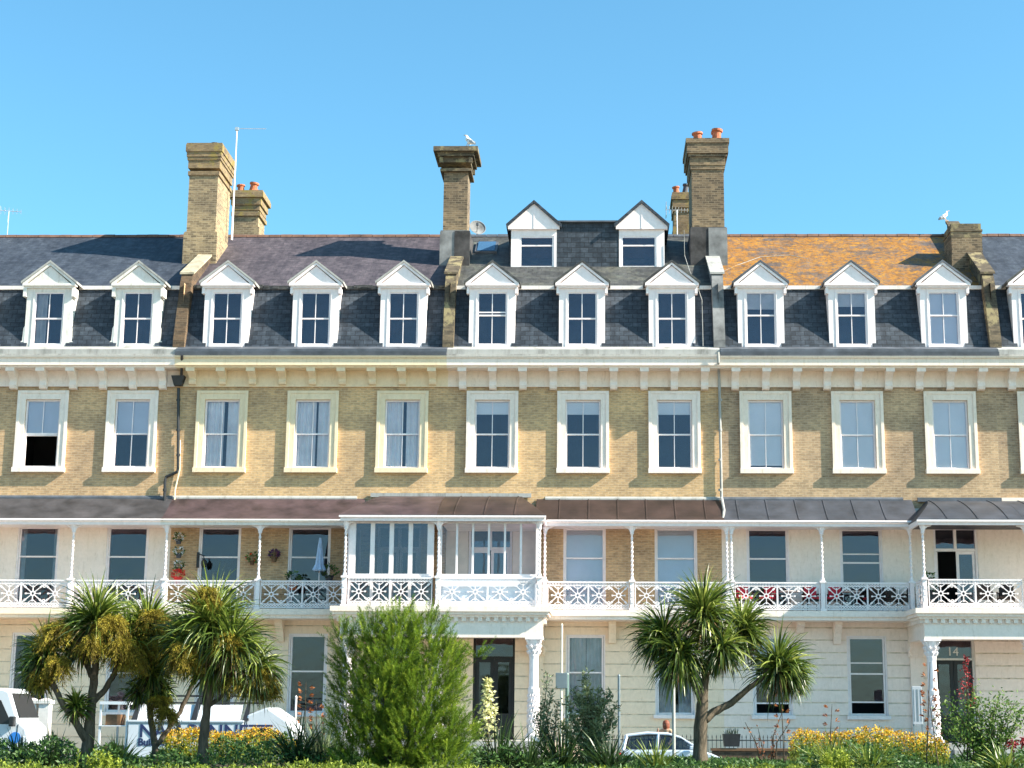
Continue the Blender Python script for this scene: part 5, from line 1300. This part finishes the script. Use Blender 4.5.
spike(966, -21, 656, 'tall deep red flower spire in front of the number 14 door', 'redfl', .03, .24, 190, .065, .60, lean=0, name='red_flower_spire')
def pods(px, Y, top, label, npod, lean=0):
    b = gpos(px, Y); t = empty('seed_stalk', tuple(b)); tag(t, label, 'seed stalk', 'dark seed stalks rising from the beds'); e = P(px + lean, top, Y) - b; m = MB(); m.path([Vector((0, 0, 0)), e * .5, e], [.016, .012, .006], 5); m.build('stem', M['bark_dark'], t)
    for i in range(npod):
        u = .45 + .55 * i / npod; s = -1 if i % 2 else 1; p_ = e * u; m = MB()
        for k in range(9): m.leaf(p_ + Vector((s * .10, 0, .03)) + rdir(-1, 1) * .03, Vector((s, random.uniform(-.5, .5), .5)) + rdir(-1, 1) * .5, .085, .03, random.random())
        m.build('seed_pod', M['russet'], t)
pods(925, -21, 662, 'dark seed stalk with paired pods crossing the white column', 12, lean=5)
pods(938, -21.4, 690, 'dark seed stalk with pods just right of the white column', 10, lean=-10)
pods(784, -20.5, 692, 'russet seed stalk rising before the half open ground floor window', 8, lean=-3)
pods(828, -20.5, 704, 'thin seed stalk left of the partly open right ground floor window', 8, lean=4)
pods(305, -21, 682, 'orange brown seed stalk before the dark ground floor window left of the bush', 12, lean=1)
pods(318, -21, 700, 'short orange brown seed stalk beside the taller one left of the bush', 8, lean=-2)
for px, row, lb in ((1012, 742, 'red flower head at the right edge, left one of a pair'), (1024, 740, 'red flower head cut by the right edge of the photo')):
    spike(px, -23, row, lb, 'redfl', .10, .12, 90, .07, .88, 'red_flower', group='red flower heads at the right')
spike(20, -21, 735, 'small yellow flower head at the left edge', 'yellow', .08, .1, 60, .06, .9, 'yellow_flower') if False else None

# ------------------------------------------------------------------ street furniture
def pole(px, Y, top, label, r=.035, mat='white_old', name='sign_post', head=None, zb=0):
    x = X(px, 700, Y); t = empty(name, (x, Y, 0)); tag(t, label, 'post', 'thin posts along the street'); zt = Z(top, Y); m = MB(); m.tube((0, 0, zb), (0, 0, zt), r, n=10); m.lathe([(r * 1.6, 0), (r * 1.6, .15), (r, .2)], n=10); m.lathe([(r * 1.2, zt), (r * .8, zt + .04), (.005, zt + .06)], n=10); m.build('pole', M[mat], t)
    if head:
        m = MB(); w_, h_, zz = head; m.box(-w_ / 2 + .0, w_ / 2, -.05, -.03, zz - h_ / 2, zz + h_ / 2); m.build('sign_plate', M['sign_grey'], t, bev=.01)
        m = MB(); m.box(-.06, .06, -.03, .03, zz - .1, zz - .06); m.build('clamp', M['lead'], t)
    return t
M['sign_grey'] = plain('sign_grey', (.16, .20, .22), .5, .1, 3); M['green_paint'] = plain('green_paint', (.10, .17, .15), .5, .1, 3)
x = X(561, 700, -12.6)
pole(561.5, -12.6, 625, 'slim cream post rising right of the white porch column', .03, 'cream_pale', head=(.32, .42, Z(680, -12.6)))
pole(567, -12.4, 674, 'green and white short post next to the slim cream post', .05, 'green_paint')
pole(619, -3.6, 675, 'plain grey post between the olive shrub and the palm', .045, 'sign_grey')
pole(673.5, -12.0, 650, 'pale post half hidden by the drooping palm in front of the small car', .05, 'lead')
pole(296, -3.8, 698, 'thin white post before the dark ground floor window left of the bush', .035, 'white')
# notice board by the column of number 14
t = empty('notice_board', (X(917, 700, -3.6), -3.6, 0)); tag(t, 'grey blue notice board on legs left of the number 14 porch column', 'notice board')
z0, z1 = Z(722, -3.6), Z(684, -3.6); m = MB(); m.box(-.16, .16, -.04, .04, z0, z1); m.build('board', M['blind_grey'], t, bev=.01); m = MB(); m.box(-.03, .03, -.045, -.041, z0 + .1, z1 - .1); m.box(-.12, -.10, -.045, -.041, z0 + .1, z1 - .1); m.box(.1, .12, -.045, -.041, z0 + .1, z1 - .1); m.build('printed_strip', M['sign_grey'], t)
for s in (-1, 1): m = MB(); m.box(s * .14 - .02, s * .14 + .02, -.02, .02, 0, z0); m.build('leg', M['sign_grey'], t)
# iron railings in front of the houses
def railings(x0, x1, Y, label, ztop=.95):
    t = empty('iron_railing', (x0, Y, .115)); tag(t, label, 'railing', 'black iron railings before the houses'); m = MB(); n = int((x1 - x0) / .14)
    for i in range(n + 1):
        x = (x1 - x0) * i / n; m.tube((x, 0, 0), (x, 0, ztop), .011, n=5); m.tube((x, 0, ztop), (x, 0, ztop + .1), .022, .002, n=5)
    m.build('bars', M['black_iron'], t); m = MB(); m.box(0, x1 - x0, -.02, .02, .15, .18); m.box(0, x1 - x0, -.02, .02, ztop - .1, ztop - .07); m.build('rail', M['black_iron'], t)
railings(-1.6, 10.3, -3.4, 'black iron railing with spear tips below the windows between the two porches', 1.15)
railings(-15.2, -9.3, -3.4, 'black iron railing with spear tips left of the left porch', 1.15)
for pg, lb in ((33, 'left white rendered gate pier beside the white van'), (46, 'right white rendered gate pier, nearer the far left palm')):
    q = X(pg, 700, -3.9); t = empty('gate_pier', (q, -3.9, .115)); tag(t, lb, 'gate pier', 'white gate piers at the left'); h_ = Z(698, -3.9, pg) - .115; m = MB(); m.box(-.17, .17, -.17, .17, 0, h_ - .18); m.build('pier_shaft', M['white_old'], t); m = MB(); m.box(-.22, .22, -.22, .22, h_ - .18, h_ - .08); m.hexa([(-.2, -.2, h_ - .08), (.2, -.2, h_ - .08), (.2, .2, h_ - .08), (-.2, .2, h_ - .08)], [(-.03, -.03, h_), (.03, -.03, h_), (.03, .03, h_), (-.03, .03, h_)]); m.build('pier_cap', M['white_old'], t)
# low brown wall with a planter
t = empty('garden_wall', (X(712, 750, -4.2), -4.2, .115)); tag(t, 'low dark brown garden wall right of the palm trunk', 'wall'); wz = Z(746.5, -4.2) - .115; m = MB(); w_ = X(800, 750, -4.2) - X(712, 750, -4.2); m.box(0, w_, -.12, .12, 0, wz - .08); m.build('wall_body', M['party_brick'], t); m = MB(); m.box(-.04, w_ + .04, -.17, .17, wz - .08, wz); m.build('coping', M['brown'], t)
p = P(731.5, 746.5, -4.2); t = empty('planter', tuple(p)); tag(t, 'black square planter of dark spiky leaves on the low brown wall', 'planter'); m = MB(); m.hexa([(-.24, -.2, 0), (.24, -.2, 0), (.24, .2, 0), (-.24, .2, 0)], [(-.28, -.24, .4), (.28, -.24, .4), (.28, .24, .4), (-.28, .24, .4)]); m.build('planter_box', M['black_iron'], t); m = MB()
for _ in range(60): m.blade((random.uniform(-.2, .2), random.uniform(-.15, .15), .38), rdir(.7, 1), random.uniform(.15, .28), .02, .4, random.uniform(0, .4), 3)
m.build('foliage', M['strap_dark'], t)

# ------------------------------------------------------------------ small silver car
M['car_silver'] = plain('car_silver', (.66, .72, .80), .28, .03, 1, metal=.35, bstr=0); M['rubber'] = plain('tyre_rubber', (.02, .02, .02), .9, .2, 8); M['trim_black'] = plain('black_trim', (.02, .02, .022), .4, .1, 4)
M['lamp_red'] = plain('lamp_red', (.5, .02, .02), .2, .1, 2); M['lamp_clear'] = plain('lamp_clear', (.7, .72, .75), .1, .1, 2); M['seat_cloth'] = plain('seat_cloth', (.06, .06, .07), .9, .1, 8); M['van_white'] = plain('van_white', (.62, .64, .68), .35, .05, 1, bstr=0)
def wheel(t, x, y, r=.30, w=.18, s=-1):
    m = MB(); m.lathe([(r * .66, -w/2), (r * .95, -w/2), (r, -w/2 + .03), (r, w/2 - .03), (r * .95, w/2), (r * .66, w/2)], n=24); o = m.build('wheel', M['rubber'], t, (x, y, r)); o.rotation_euler = (R(90), 0, 0)
    m = MB(); m.lathe([(.05, -.02), (.07, .03), (r * .3, .03), (r * .62, 0), (r * .66, .03), (r * .66, -w/2)][::-1], n=20); m.build('rim', M['lead'], o, (0, 0, (w/2 - .03) * 1))
t = empty('small_car', (X(619.5, 735, -6.9), -6.9, .0)); tag(t, 'small silver blue hatchback parked behind the palm trunk', 'car')
Lc, hw = 3.75, .80
low = [(.0, .30), (.02, .55), (.06, .86), (.30, .93), (1.4, .95), (2.55, .95), (3.2, .86), (3.65, .70), (3.75, .45), (3.72, .25), (3.3, .20), (.3, .20)]
m = MB(); m.prism_y(low, -hw, hw); m.build('body', M['car_silver'], t, bev=.05)
# greenhouse: pillars and roof
gp = {'rb': (.12, .93), 'rt': (.24, 1.38), 'rm': (1.0, 1.465), 'fm': (1.75, 1.44), 'ft': (2.15, 1.34), 'fb': (2.95, .90)}
ht, hb = .60, .74
m = MB(); Rz = [(gp['rt'][0], gp['rt'][1]), gp['rm'], gp['fm'], gp['ft']]
for i in range(3):
    (xa, za), (xb_, zb) = Rz[i], Rz[i+1]; m.hexa([(xa, -ht, za - .05), (xb_, -ht, zb - .05), (xb_, ht, zb - .05), (xa, ht, za - .05)], [(xa, -ht + .03, za), (xb_, -ht + .03, zb), (xb_, ht - .03, zb), (xa, ht - .03, za)])
for s in (-1, 1):
    for a, b_, r_ in ((('rb'), ('rt'), .065), (('fb'), ('ft'), .04)): m.tube((gp[a][0], s * hb, gp[a][1]), (gp[b_][0], s * ht, gp[b_][1] - .02), r_, r_ * .8, 8)
    m.tube((1.30, s * hb, .93), (1.36, s * ht, 1.43), .05, .045, 8); m.path([(.24, s * ht, 1.36), (1.0, s * ht, 1.44), (1.75, s * ht, 1.415), (2.15, s * ht, 1.32)], [.04] * 4, 8)
    m.box(.1, 2.9, s * hb - .03, s * hb + .03, .9, .96)
m.build('roof', M['car_silver'], t, smooth=False)
m = MB()
for s in (-1, 1):
    m.quad((.22, s * hb, .96), (1.28, s * hb, .96), (1.34, s * ht, 1.40), (.36, s * ht, 1.36)); m.quad((1.36, s * hb, .96), (2.85, s * hb, .95), (2.12, s * ht, 1.32), (1.40, s * ht, 1.40))
m.quad((.10, -hb, .95), (.10, hb, .95), (.23, ht, 1.36), (.23, -ht, 1.36)); m.quad((2.95, -hb, .92), (2.95, hb, .92), (2.17, ht, 1.33), (2.17, -ht, 1.33))
m.build('side_window', M['glass_car'], t)
for s in (-1, 1):
    m = MB(); m.path([(.24, s * (hb - .005), .965), (1.26, s * (hb - .005), .965), (1.32, s * (ht + .01), 1.39), (.38, s * (ht + .01), 1.35), (.24, s * (hb - .005), .965)], [.02] * 5, 6); m.path([(1.39, s * (hb - .005), .965), (2.8, s * (hb - .005), .955), (2.12, s * (ht + .01), 1.31), (1.43, s * (ht + .01), 1.39), (1.39, s * (hb - .005), .965)], [.02] * 5, 6); m.build('window_seal', M['trim_black'], t)
    m = MB(); m.box(1.33, 1.345, s * hw - .006, s * hw + .006, .35, .88); m.box(2.6, 2.615, s * hw - .006, s * hw + .006, .35, .88); m.box(1.34, 2.6, s * hw - .006, s * hw + .006, .345, .36); m.box(.4, 3.4, s * hw - .012, s * hw + .012, .50, .55); m.build('door', M['trim_black'], t)
    m = MB(); m.box(2.45, 2.62, s * (hw + .02), s * (hw + .16), .95, 1.08); m.build('wing_mirror', M['car_silver'], t, bev=.03); m = MB(); m.box(1.4, 1.55, s * hw - .02, s * hw + .03, .78, .81); m.build('door_handle', M['trim_black'], t)
    m = MB(); m.box(-.02, .1, s * .60, s * .79, .55, .85); m.build('taillight', M['lamp_red'], t, bev=.02); m = MB(); m.box(3.55, 3.72, s * .50, s * .76, .56, .70); m.build('headlight', M['lamp_clear'], t, bev=.03)
    for x_ in (.62, 3.0): wheel(t, x_, s * .74)
for x_ in (1.0, 1.9):
    for s in (-1, 1): m = MB(); m.box(x_, x_ + .15, s * .36 - .2, s * .36 + .2, .45, 1.08); m.box(x_ + .02, x_ + .13, s * .36 - .1, s * .36 + .1, 1.1, 1.28); m.build('seat', M['seat_cloth'], t, bev=.04)

t.scale = (.86, 1, 1)
# ------------------------------------------------------------------ white van at the left edge
xv = X(5, 700, -8.1) + .75
t = empty('white_van', (xv, -7.2, 0)); tag(t, 'white van with an orange beacon at the left edge', 'van'); zt = Z(688, -8.1, 10)
prof = [(-5.9, .35), (-5.95, 1.2), (-5.8, zt - .2), (-5.6, zt - .03), (-3.4, zt), (-.80, zt - .01), (-.62, zt - .09), (-.28, 1.72), (-.02, 1.50), (.08, 1.15), (.10, .35)]
m = MB(); m.prism_y(prof, -.93, .93); m.build('body', M['van_white'], t, bev=.07)
m = MB(); m.prism_y([(-1.75, 1.62), (-1.75, zt - .42), (-.86, zt - .36), (-.48, 1.62)], -.942, -.925); m.build('side_window', M['trim_black'], t)
m = MB(); m.hexa([(-.61, -.8, zt - .18), (-.61, .8, zt - .18), (-.31, .84, 1.80), (-.31, -.84, 1.80)], [(-.58, -.8, zt - .15), (-.58, .8, zt - .15), (-.27, .84, 1.82), (-.27, -.84, 1.82)]); m.build('windscreen', M['trim_black'], t)
for xd in (-1.85, -.30, -3.6): m = MB(); m.box(xd, xd + .015, -.94, -.925, .5, 1.6 if xd > -1 else zt - .25); m.build('door', M['trim_black'], t)
m = MB(); m.box(-1.7, -1.5, -.965, -.925, 1.42, 1.46); m.build('door_handle', M['trim_black'], t)
m = MB(); m.box(-5.7, .0, -.955, -.925, .62, .78); m.build('rub_strip', M['trim_black'], t)
m = MB(); m.box(-.50, -.34, -1.18, -.96, 1.55, 1.85); m.build('wing_mirror', M['trim_black'], t, bev=.03)
m = MB(); m.lathe([(.09, 0), (.1, .1), (.07, .17), (.01, .19)], n=12); m.build('beacon', plain('beacon_orange', (.9, .25, .02), .3, .1, 2), t, (-1.3, -.6, zt)); m = MB(); m.tube((-.3, -.96, 1.0), (-.02, -.96, 1.2), .1, .1, 10); m.build('badge', plain('blue_badge', (.02, .12, .55), .4, .1, 2), t) if False else None
m = MB(); m.prism_y([(-.18, 1.02), (-.14, 1.26), (.00, 1.24), (.06, 1.05)], -.95, -.92); m.build('headlight', M['lamp_clear'], t, bev=.01); m = MB(); m.tube((-.35, -.92, 1.22), (-.35, -.945, 1.22), .17, n=16); m.build('side_badge', plain('blue_plastic', (.03, .2, .6), .3, .1, 2), t)
for x_ in (-.75, -4.6):
    for s in (-1, 1): wheel(t, x_, s * .88, .35, .22)
m = MB(); m.tube((.06, -.98, 1.1), (.06, -.98, 1.75), .07, n=10); m.build('wing_mirror', M['trim_black'], t) if False else None

# ------------------------------------------------------------------ builder's tipper truck with sign
xt = X(96, 730, -7.4); t = empty('tipper_truck', (xt, -7.4, 0)); tag(t, "builder's white truck with lettered side board and white sheeted load", 'truck'); yf = -1.0
XX = lambda px, row=730: X(px, row, -8.4) - xt
zs0, zs1 = Z(768, -8.4), Z(722.5, -8.4); m = MB(); m.box(XX(128), XX(243), yf, 1.0, .55, zs1 - .03); m.box(XX(128) - .02, XX(243) + .02, yf - .03, 1.03, zs1 - .03, zs1 + .03); m.box(XX(100), XX(280), -.4, .4, .4, .54); m.build('side_board', M['van_white'], t, bev=.01)
def txt(body, px, rowb, h, mat='ink'):
    cu = bpy.data.curves.new('lettering', 'FONT'); cu.body = body; cu.size = h; cu.extrude = .004; cu.offset = .010
    o = bpy.data.objects.new('lettering', cu); C.objects.link(o); cu.materials.append(M[mat]); o.parent = t; o.location = (XX(px), yf - .008, Z(rowb, -8.4)); o.rotation_euler = (R(90), 0, 0); return o
M['ink'] = plain('sign_ink', (.02, .03, .10), .5, .1, 3)
o = txt('NAH BENNETT', 139, 738.5, .54); o.scale = (1.10, 1, 1); txt('Builders', 138.5, 747, .30)
# white sheets leaning over the load, dark wedge posts between
zr = Z(706, -7.8)
for a, b_ in ((XX(136), XX(158)), (XX(164), XX(190)), (XX(196), XX(239))):
    m = MB(); m.hexa([(a, yf + .03, zs1 + .031), (b_, yf + .03, zs1 + .031), (b_, yf + .08, zs1 + .031), (a, yf + .08, zs1 + .031)], [(a, yf + .48, zr), (b_, yf + .48, zr), (b_, yf + .55, zr), (a, yf + .55, zr)]); m.build('cover_sheet', M['van_white'], t)
for px in (133.5, 161, 193, 245):
    c = XX(px); m = MB(); m.hexa([(c - .09, yf + .0, zs1 + .031), (c + .09, yf + .0, zs1 + .031), (c + .09, yf + .1, zs1 + .031), (c - .09, yf + .1, zs1 + .031)], [(c - .03, yf + .5, zr + .2), (c + .03, yf + .5, zr + .2), (c + .03, yf + .56, zr + .2), (c - .03, yf + .56, zr + .2)]); m.build('cage_post', M['trim_black'], t)
m = MB()
for r_ in (704, 697): m.tube((XX(128), yf + .52, Z(r_, -7.9)), (XX(258), yf + .52, Z(r_, -7.9)), .03, n=6)
m.tube((XX(128), .6, Z(697, -7.9)), (XX(258), .6, Z(697, -7.9)), .03, n=6); m.build('ladder_rack', M['trim_black'], t)
# cab
zc = Z(708, -8.4); x0, x1 = XX(243), XX(289); m = MB(); m.prism_y([(x0 + .02, .5), (x0 + .02, zs1 - .05), (x0 + .1, Z(716, -8.4)), (XX(266), zc), (XX(284), Z(720, -8.4)), (x1, Z(726, -8.4)), (x1 + .25, 1.15), (x1 + .35, .5)], yf + .05, .95); m.build('cab', M['van_white'], t, bev=.05)
m = MB(); m.prism_y([(XX(247), 1.15), (XX(247), Z(731, -8.4)), (XX(252), Z(729, -8.4)), (XX(270), Z(729, -8.4)), (XX(276), Z(733, -8.4)), (XX(284), 1.15)], yf + .03, yf + .06); m.build('side_window', M['trim_black'], t)
m = MB(); m.box(x1 + .1, x1 + .33, -.8, -.5, .65, .85); m.build('headlight', M['lamp_clear'], t, bev=.02)
m = MB()
for q in range(1, 6): xq = XX(128) + (XX(243) - XX(128)) * q / 6; m.box(xq - .03, xq + .03, yf - .02, yf - .001, .56, zs1 - .035) if q in (0,) else None
m.box(XX(128), XX(243), yf - .045, yf - .001, .62, .70); m.box(XX(128) + .04, XX(243) - .04, yf - .012, yf - .001, zs1 - .075, zs1 - .06); m.build('side_rail', M['sign_grey'], t)
m = MB(); m.box(XX(246), XX(246) + .015, yf + .03, yf + .049, .55, Z(722, -8.4)); m.box(XX(272), XX(272) + .015, yf + .03, yf + .049, .55, Z(735, -8.4)); m.box(XX(262), XX(266), yf + .02, yf + .049, 1.0, 1.03); m.build('door', M['trim_black'], t)
# open rear rack with boxes
m = MB(); a, b_ = XX(98), XX(127)
for x_ in (a, b_ - .06):
    for y_ in (yf + .05, .9): m.box(x_, x_ + .06, y_, y_ + .06, .5, Z(706, -8.4))
m.box(a, b_, yf, 1, .5, .6); m.box(a, b_, yf, 1, Z(706, -8.4), Z(703, -8.4)); m.box(a, b_, yf + .02, 1, Z(728, -8.4), Z(727, -8.4)); m.build('tool_rack', M['van_white'], t)
m = MB(); m.box(a + .15, a + .6, yf + .2, yf + .7, Z(727, -8.4) + .001, Z(716, -8.4)); m.box(a + .12, a + .8, yf + .3, yf + .9, .601, 1.0); m.build('tool_box', M['brown'], t)
for x_ in (XX(140), XX(262)):
    for s in (-1, 1): wheel(t, x_, s * .85, .36, .24)

# ------------------------------------------------------------------ person standing beyond the car
M['skin'] = plain('skin', (.50, .27, .18), .6, .1, 6, bstr=.05); M['hair'] = plain('auburn_hair', (.22, .055, .025), .7, .3, 14); M['tan_top'] = plain('tan_top', (.52, .32, .20), .9, .1, 6); M['jeans'] = plain('jeans', (.05, .07, .14), .9, .15, 6)
px_ = P(666, 720, -4.3); H = px_.z - .115
def SK(name, pts, ed, rad, mat, par=None, root=0): return skin(name, [(x, y, z) for x, y, z in pts], ed, rad, mat, par, root)
pts = [(0, 0, .54), (0, .01, .63), (0, 0, .72), (0, .0, .80), (0, -.01, .84), (0, -.015, .885), (0, -.02, .94), (.10, 0, .79), (.13, -.03, .64), (.10, -.12, .56), (-.10, 0, .79), (-.15, -.06, .70), (-.12, -.12, .80),
       (.055, 0, .50), (.06, -.01, .28), (.06, .01, .04), (.06, -.08, .015), (-.055, 0, .50), (-.07, -.01, .28), (-.07, .01, .04), (-.07, -.08, .015), (.09, -.15, .55), (-.10, -.13, .84)]
ed = [(0,1),(1,2),(2,3),(3,4),(4,5),(5,6),(3,7),(7,8),(8,9),(3,10),(10,11),(11,12),(0,13),(13,14),(14,15),(15,16),(0,17),(17,18),(18,19),(19,20),(9,21),(12,22)]
rad = [(.085,.06),(.07,.055),(.085,.06),(.05,.045),(.028,.03),(.042,.05),(.038,.045),.030,.024,.018,.030,.024,.018,.05,.035,.024,.018,.05,.035,.024,.018,.012,.012]
sc = H / .985
person = SK('person', [(x * sc, y * sc, z * sc) for x, y, z in pts], ed, [tuple(a * sc for a in r) if isinstance(r, tuple) else r * sc for r in rad], M['skin'])
person.location = (px_.x, -4.3, .115); person.rotation_euler = (0, 0, R(-25)); tag(person, 'auburn haired person in a tan top standing behind the small car', 'person')
m = MB(); m.lathe([(.05*sc, .80*sc), (.066*sc, .86*sc), (.068*sc, .92*sc), (.055*sc, .965*sc), (.02*sc, .985*sc)], 0, .008 * sc, 14); m.build('hair', M['hair'], person, smooth=True)
SK('top', [(0, 0, .55*sc), (0, 0, .72*sc), (0, 0, .80*sc), (.105*sc, 0, .785*sc), (.13*sc, -.02*sc, .70*sc), (-.105*sc, 0, .785*sc), (-.14*sc, -.04*sc, .72*sc)], [(0,1),(1,2),(2,3),(3,4),(2,5),(5,6)], [(.10*sc,.07*sc), (.094*sc,.068*sc), (.06*sc,.052*sc), .038*sc, .033*sc, .038*sc, .033*sc], M['tan_top'], person, 1)
SK('trousers', [(0, 0, .54*sc), (.055*sc, 0, .49*sc), (.06*sc, -.01*sc, .28*sc), (.06*sc, .01*sc, .06*sc), (-.055*sc, 0, .49*sc), (-.07*sc, -.01*sc, .28*sc), (-.07*sc, .01*sc, .06*sc)], [(0,1),(1,2),(2,3),(0,4),(4,5),(5,6)], [(.09*sc,.066*sc), .056*sc, .041*sc, .032*sc, .056*sc, .041*sc, .032*sc], M['jeans'], person, 0)
m = MB()
for s in (-1, 1): m.lathe([(.003, 0), (.012, .006), (.012, .012), (.003, .018)], s * .024 * sc, -.062 * sc, 8)
m.build('eyes', M['trim_black'], person, (0, 0, .895 * sc))

for o in [x for x in bpy.data.objects if x.type == 'FONT']:
    me = bpy.data.meshes.new_from_object(o); n_ = o.name; n = bpy.data.objects.new('tmp', me); C.objects.link(n); n.parent = o.parent; n.location = o.location; n.rotation_euler = o.rotation_euler; n.scale = o.scale; bpy.data.objects.remove(o); n.name = n_
# ------------------------------------------------------------------ camera, sun and sky
cam = bpy.data.cameras.new('camera'); co = bpy.data.objects.new('camera', cam); C.objects.link(co); co.matrix_world = Matrix.Translation((0, -CAMD, CAMZ)) @ CAMROT.to_4x4()
cam.sensor_width = 36; cam.lens = F / 1024 * 36; cam.shift_x = -(PX0 - 512) / 1024; cam.clip_end = 3000; cam.clip_start = .1
S = bpy.context.scene; S.camera = co
sd = Vector((4.2, -1.0, 3.05)).normalized()
sun = bpy.data.lights.new('sun', 'SUN'); so_ = bpy.data.objects.new('sun', sun); C.objects.link(so_); sun.energy = 5.0; sun.angle = R(.6); sun.color = (1, .93, .80); so_.rotation_euler = sd.to_track_quat('Z', 'Y').to_euler(); so_.location = (40, -30, 40)
w = bpy.data.worlds.new('World'); S.world = w; w.use_nodes = True; nt = w.node_tree; nt.nodes.clear()
out = nt.nodes.new('ShaderNodeOutputWorld'); bg = nt.nodes.new('ShaderNodeBackground'); sky = nt.nodes.new('ShaderNodeTexSky'); sky.sky_type = 'NISHITA'; sky.sun_disc = False
sky.sun_elevation = math.asin(sd.z); sky.sun_rotation = math.atan2(sd.x, sd.y); sky.air_density = 1.0; sky.dust_density = .8; sky.ozone_density = 3.0; sky.altitude = 0
tint = nt.nodes.new('ShaderNodeMix'); tint.data_type = 'RGBA'; tint.blend_type = 'MULTIPLY'; tint.inputs[0].default_value = 1; tint.inputs[7].default_value = SKYTINT
nt.links.new(sky.outputs[0], tint.inputs[6]); nt.links.new(tint.outputs[2], bg.inputs['Color']); bg.inputs['Strength'].default_value = .092; nt.links.new(bg.outputs[0], out.inputs[0])
S.view_settings.view_transform = 'Standard'; S.view_settings.look = 'None'; S.view_settings.exposure = EXPO; S.view_settings.gamma = 1
S.render.engine = 'CYCLES'; S.cycles.use_denoising = True; S.cycles.max_bounces = 8; S.cycles.transparent_max_bounces = 12
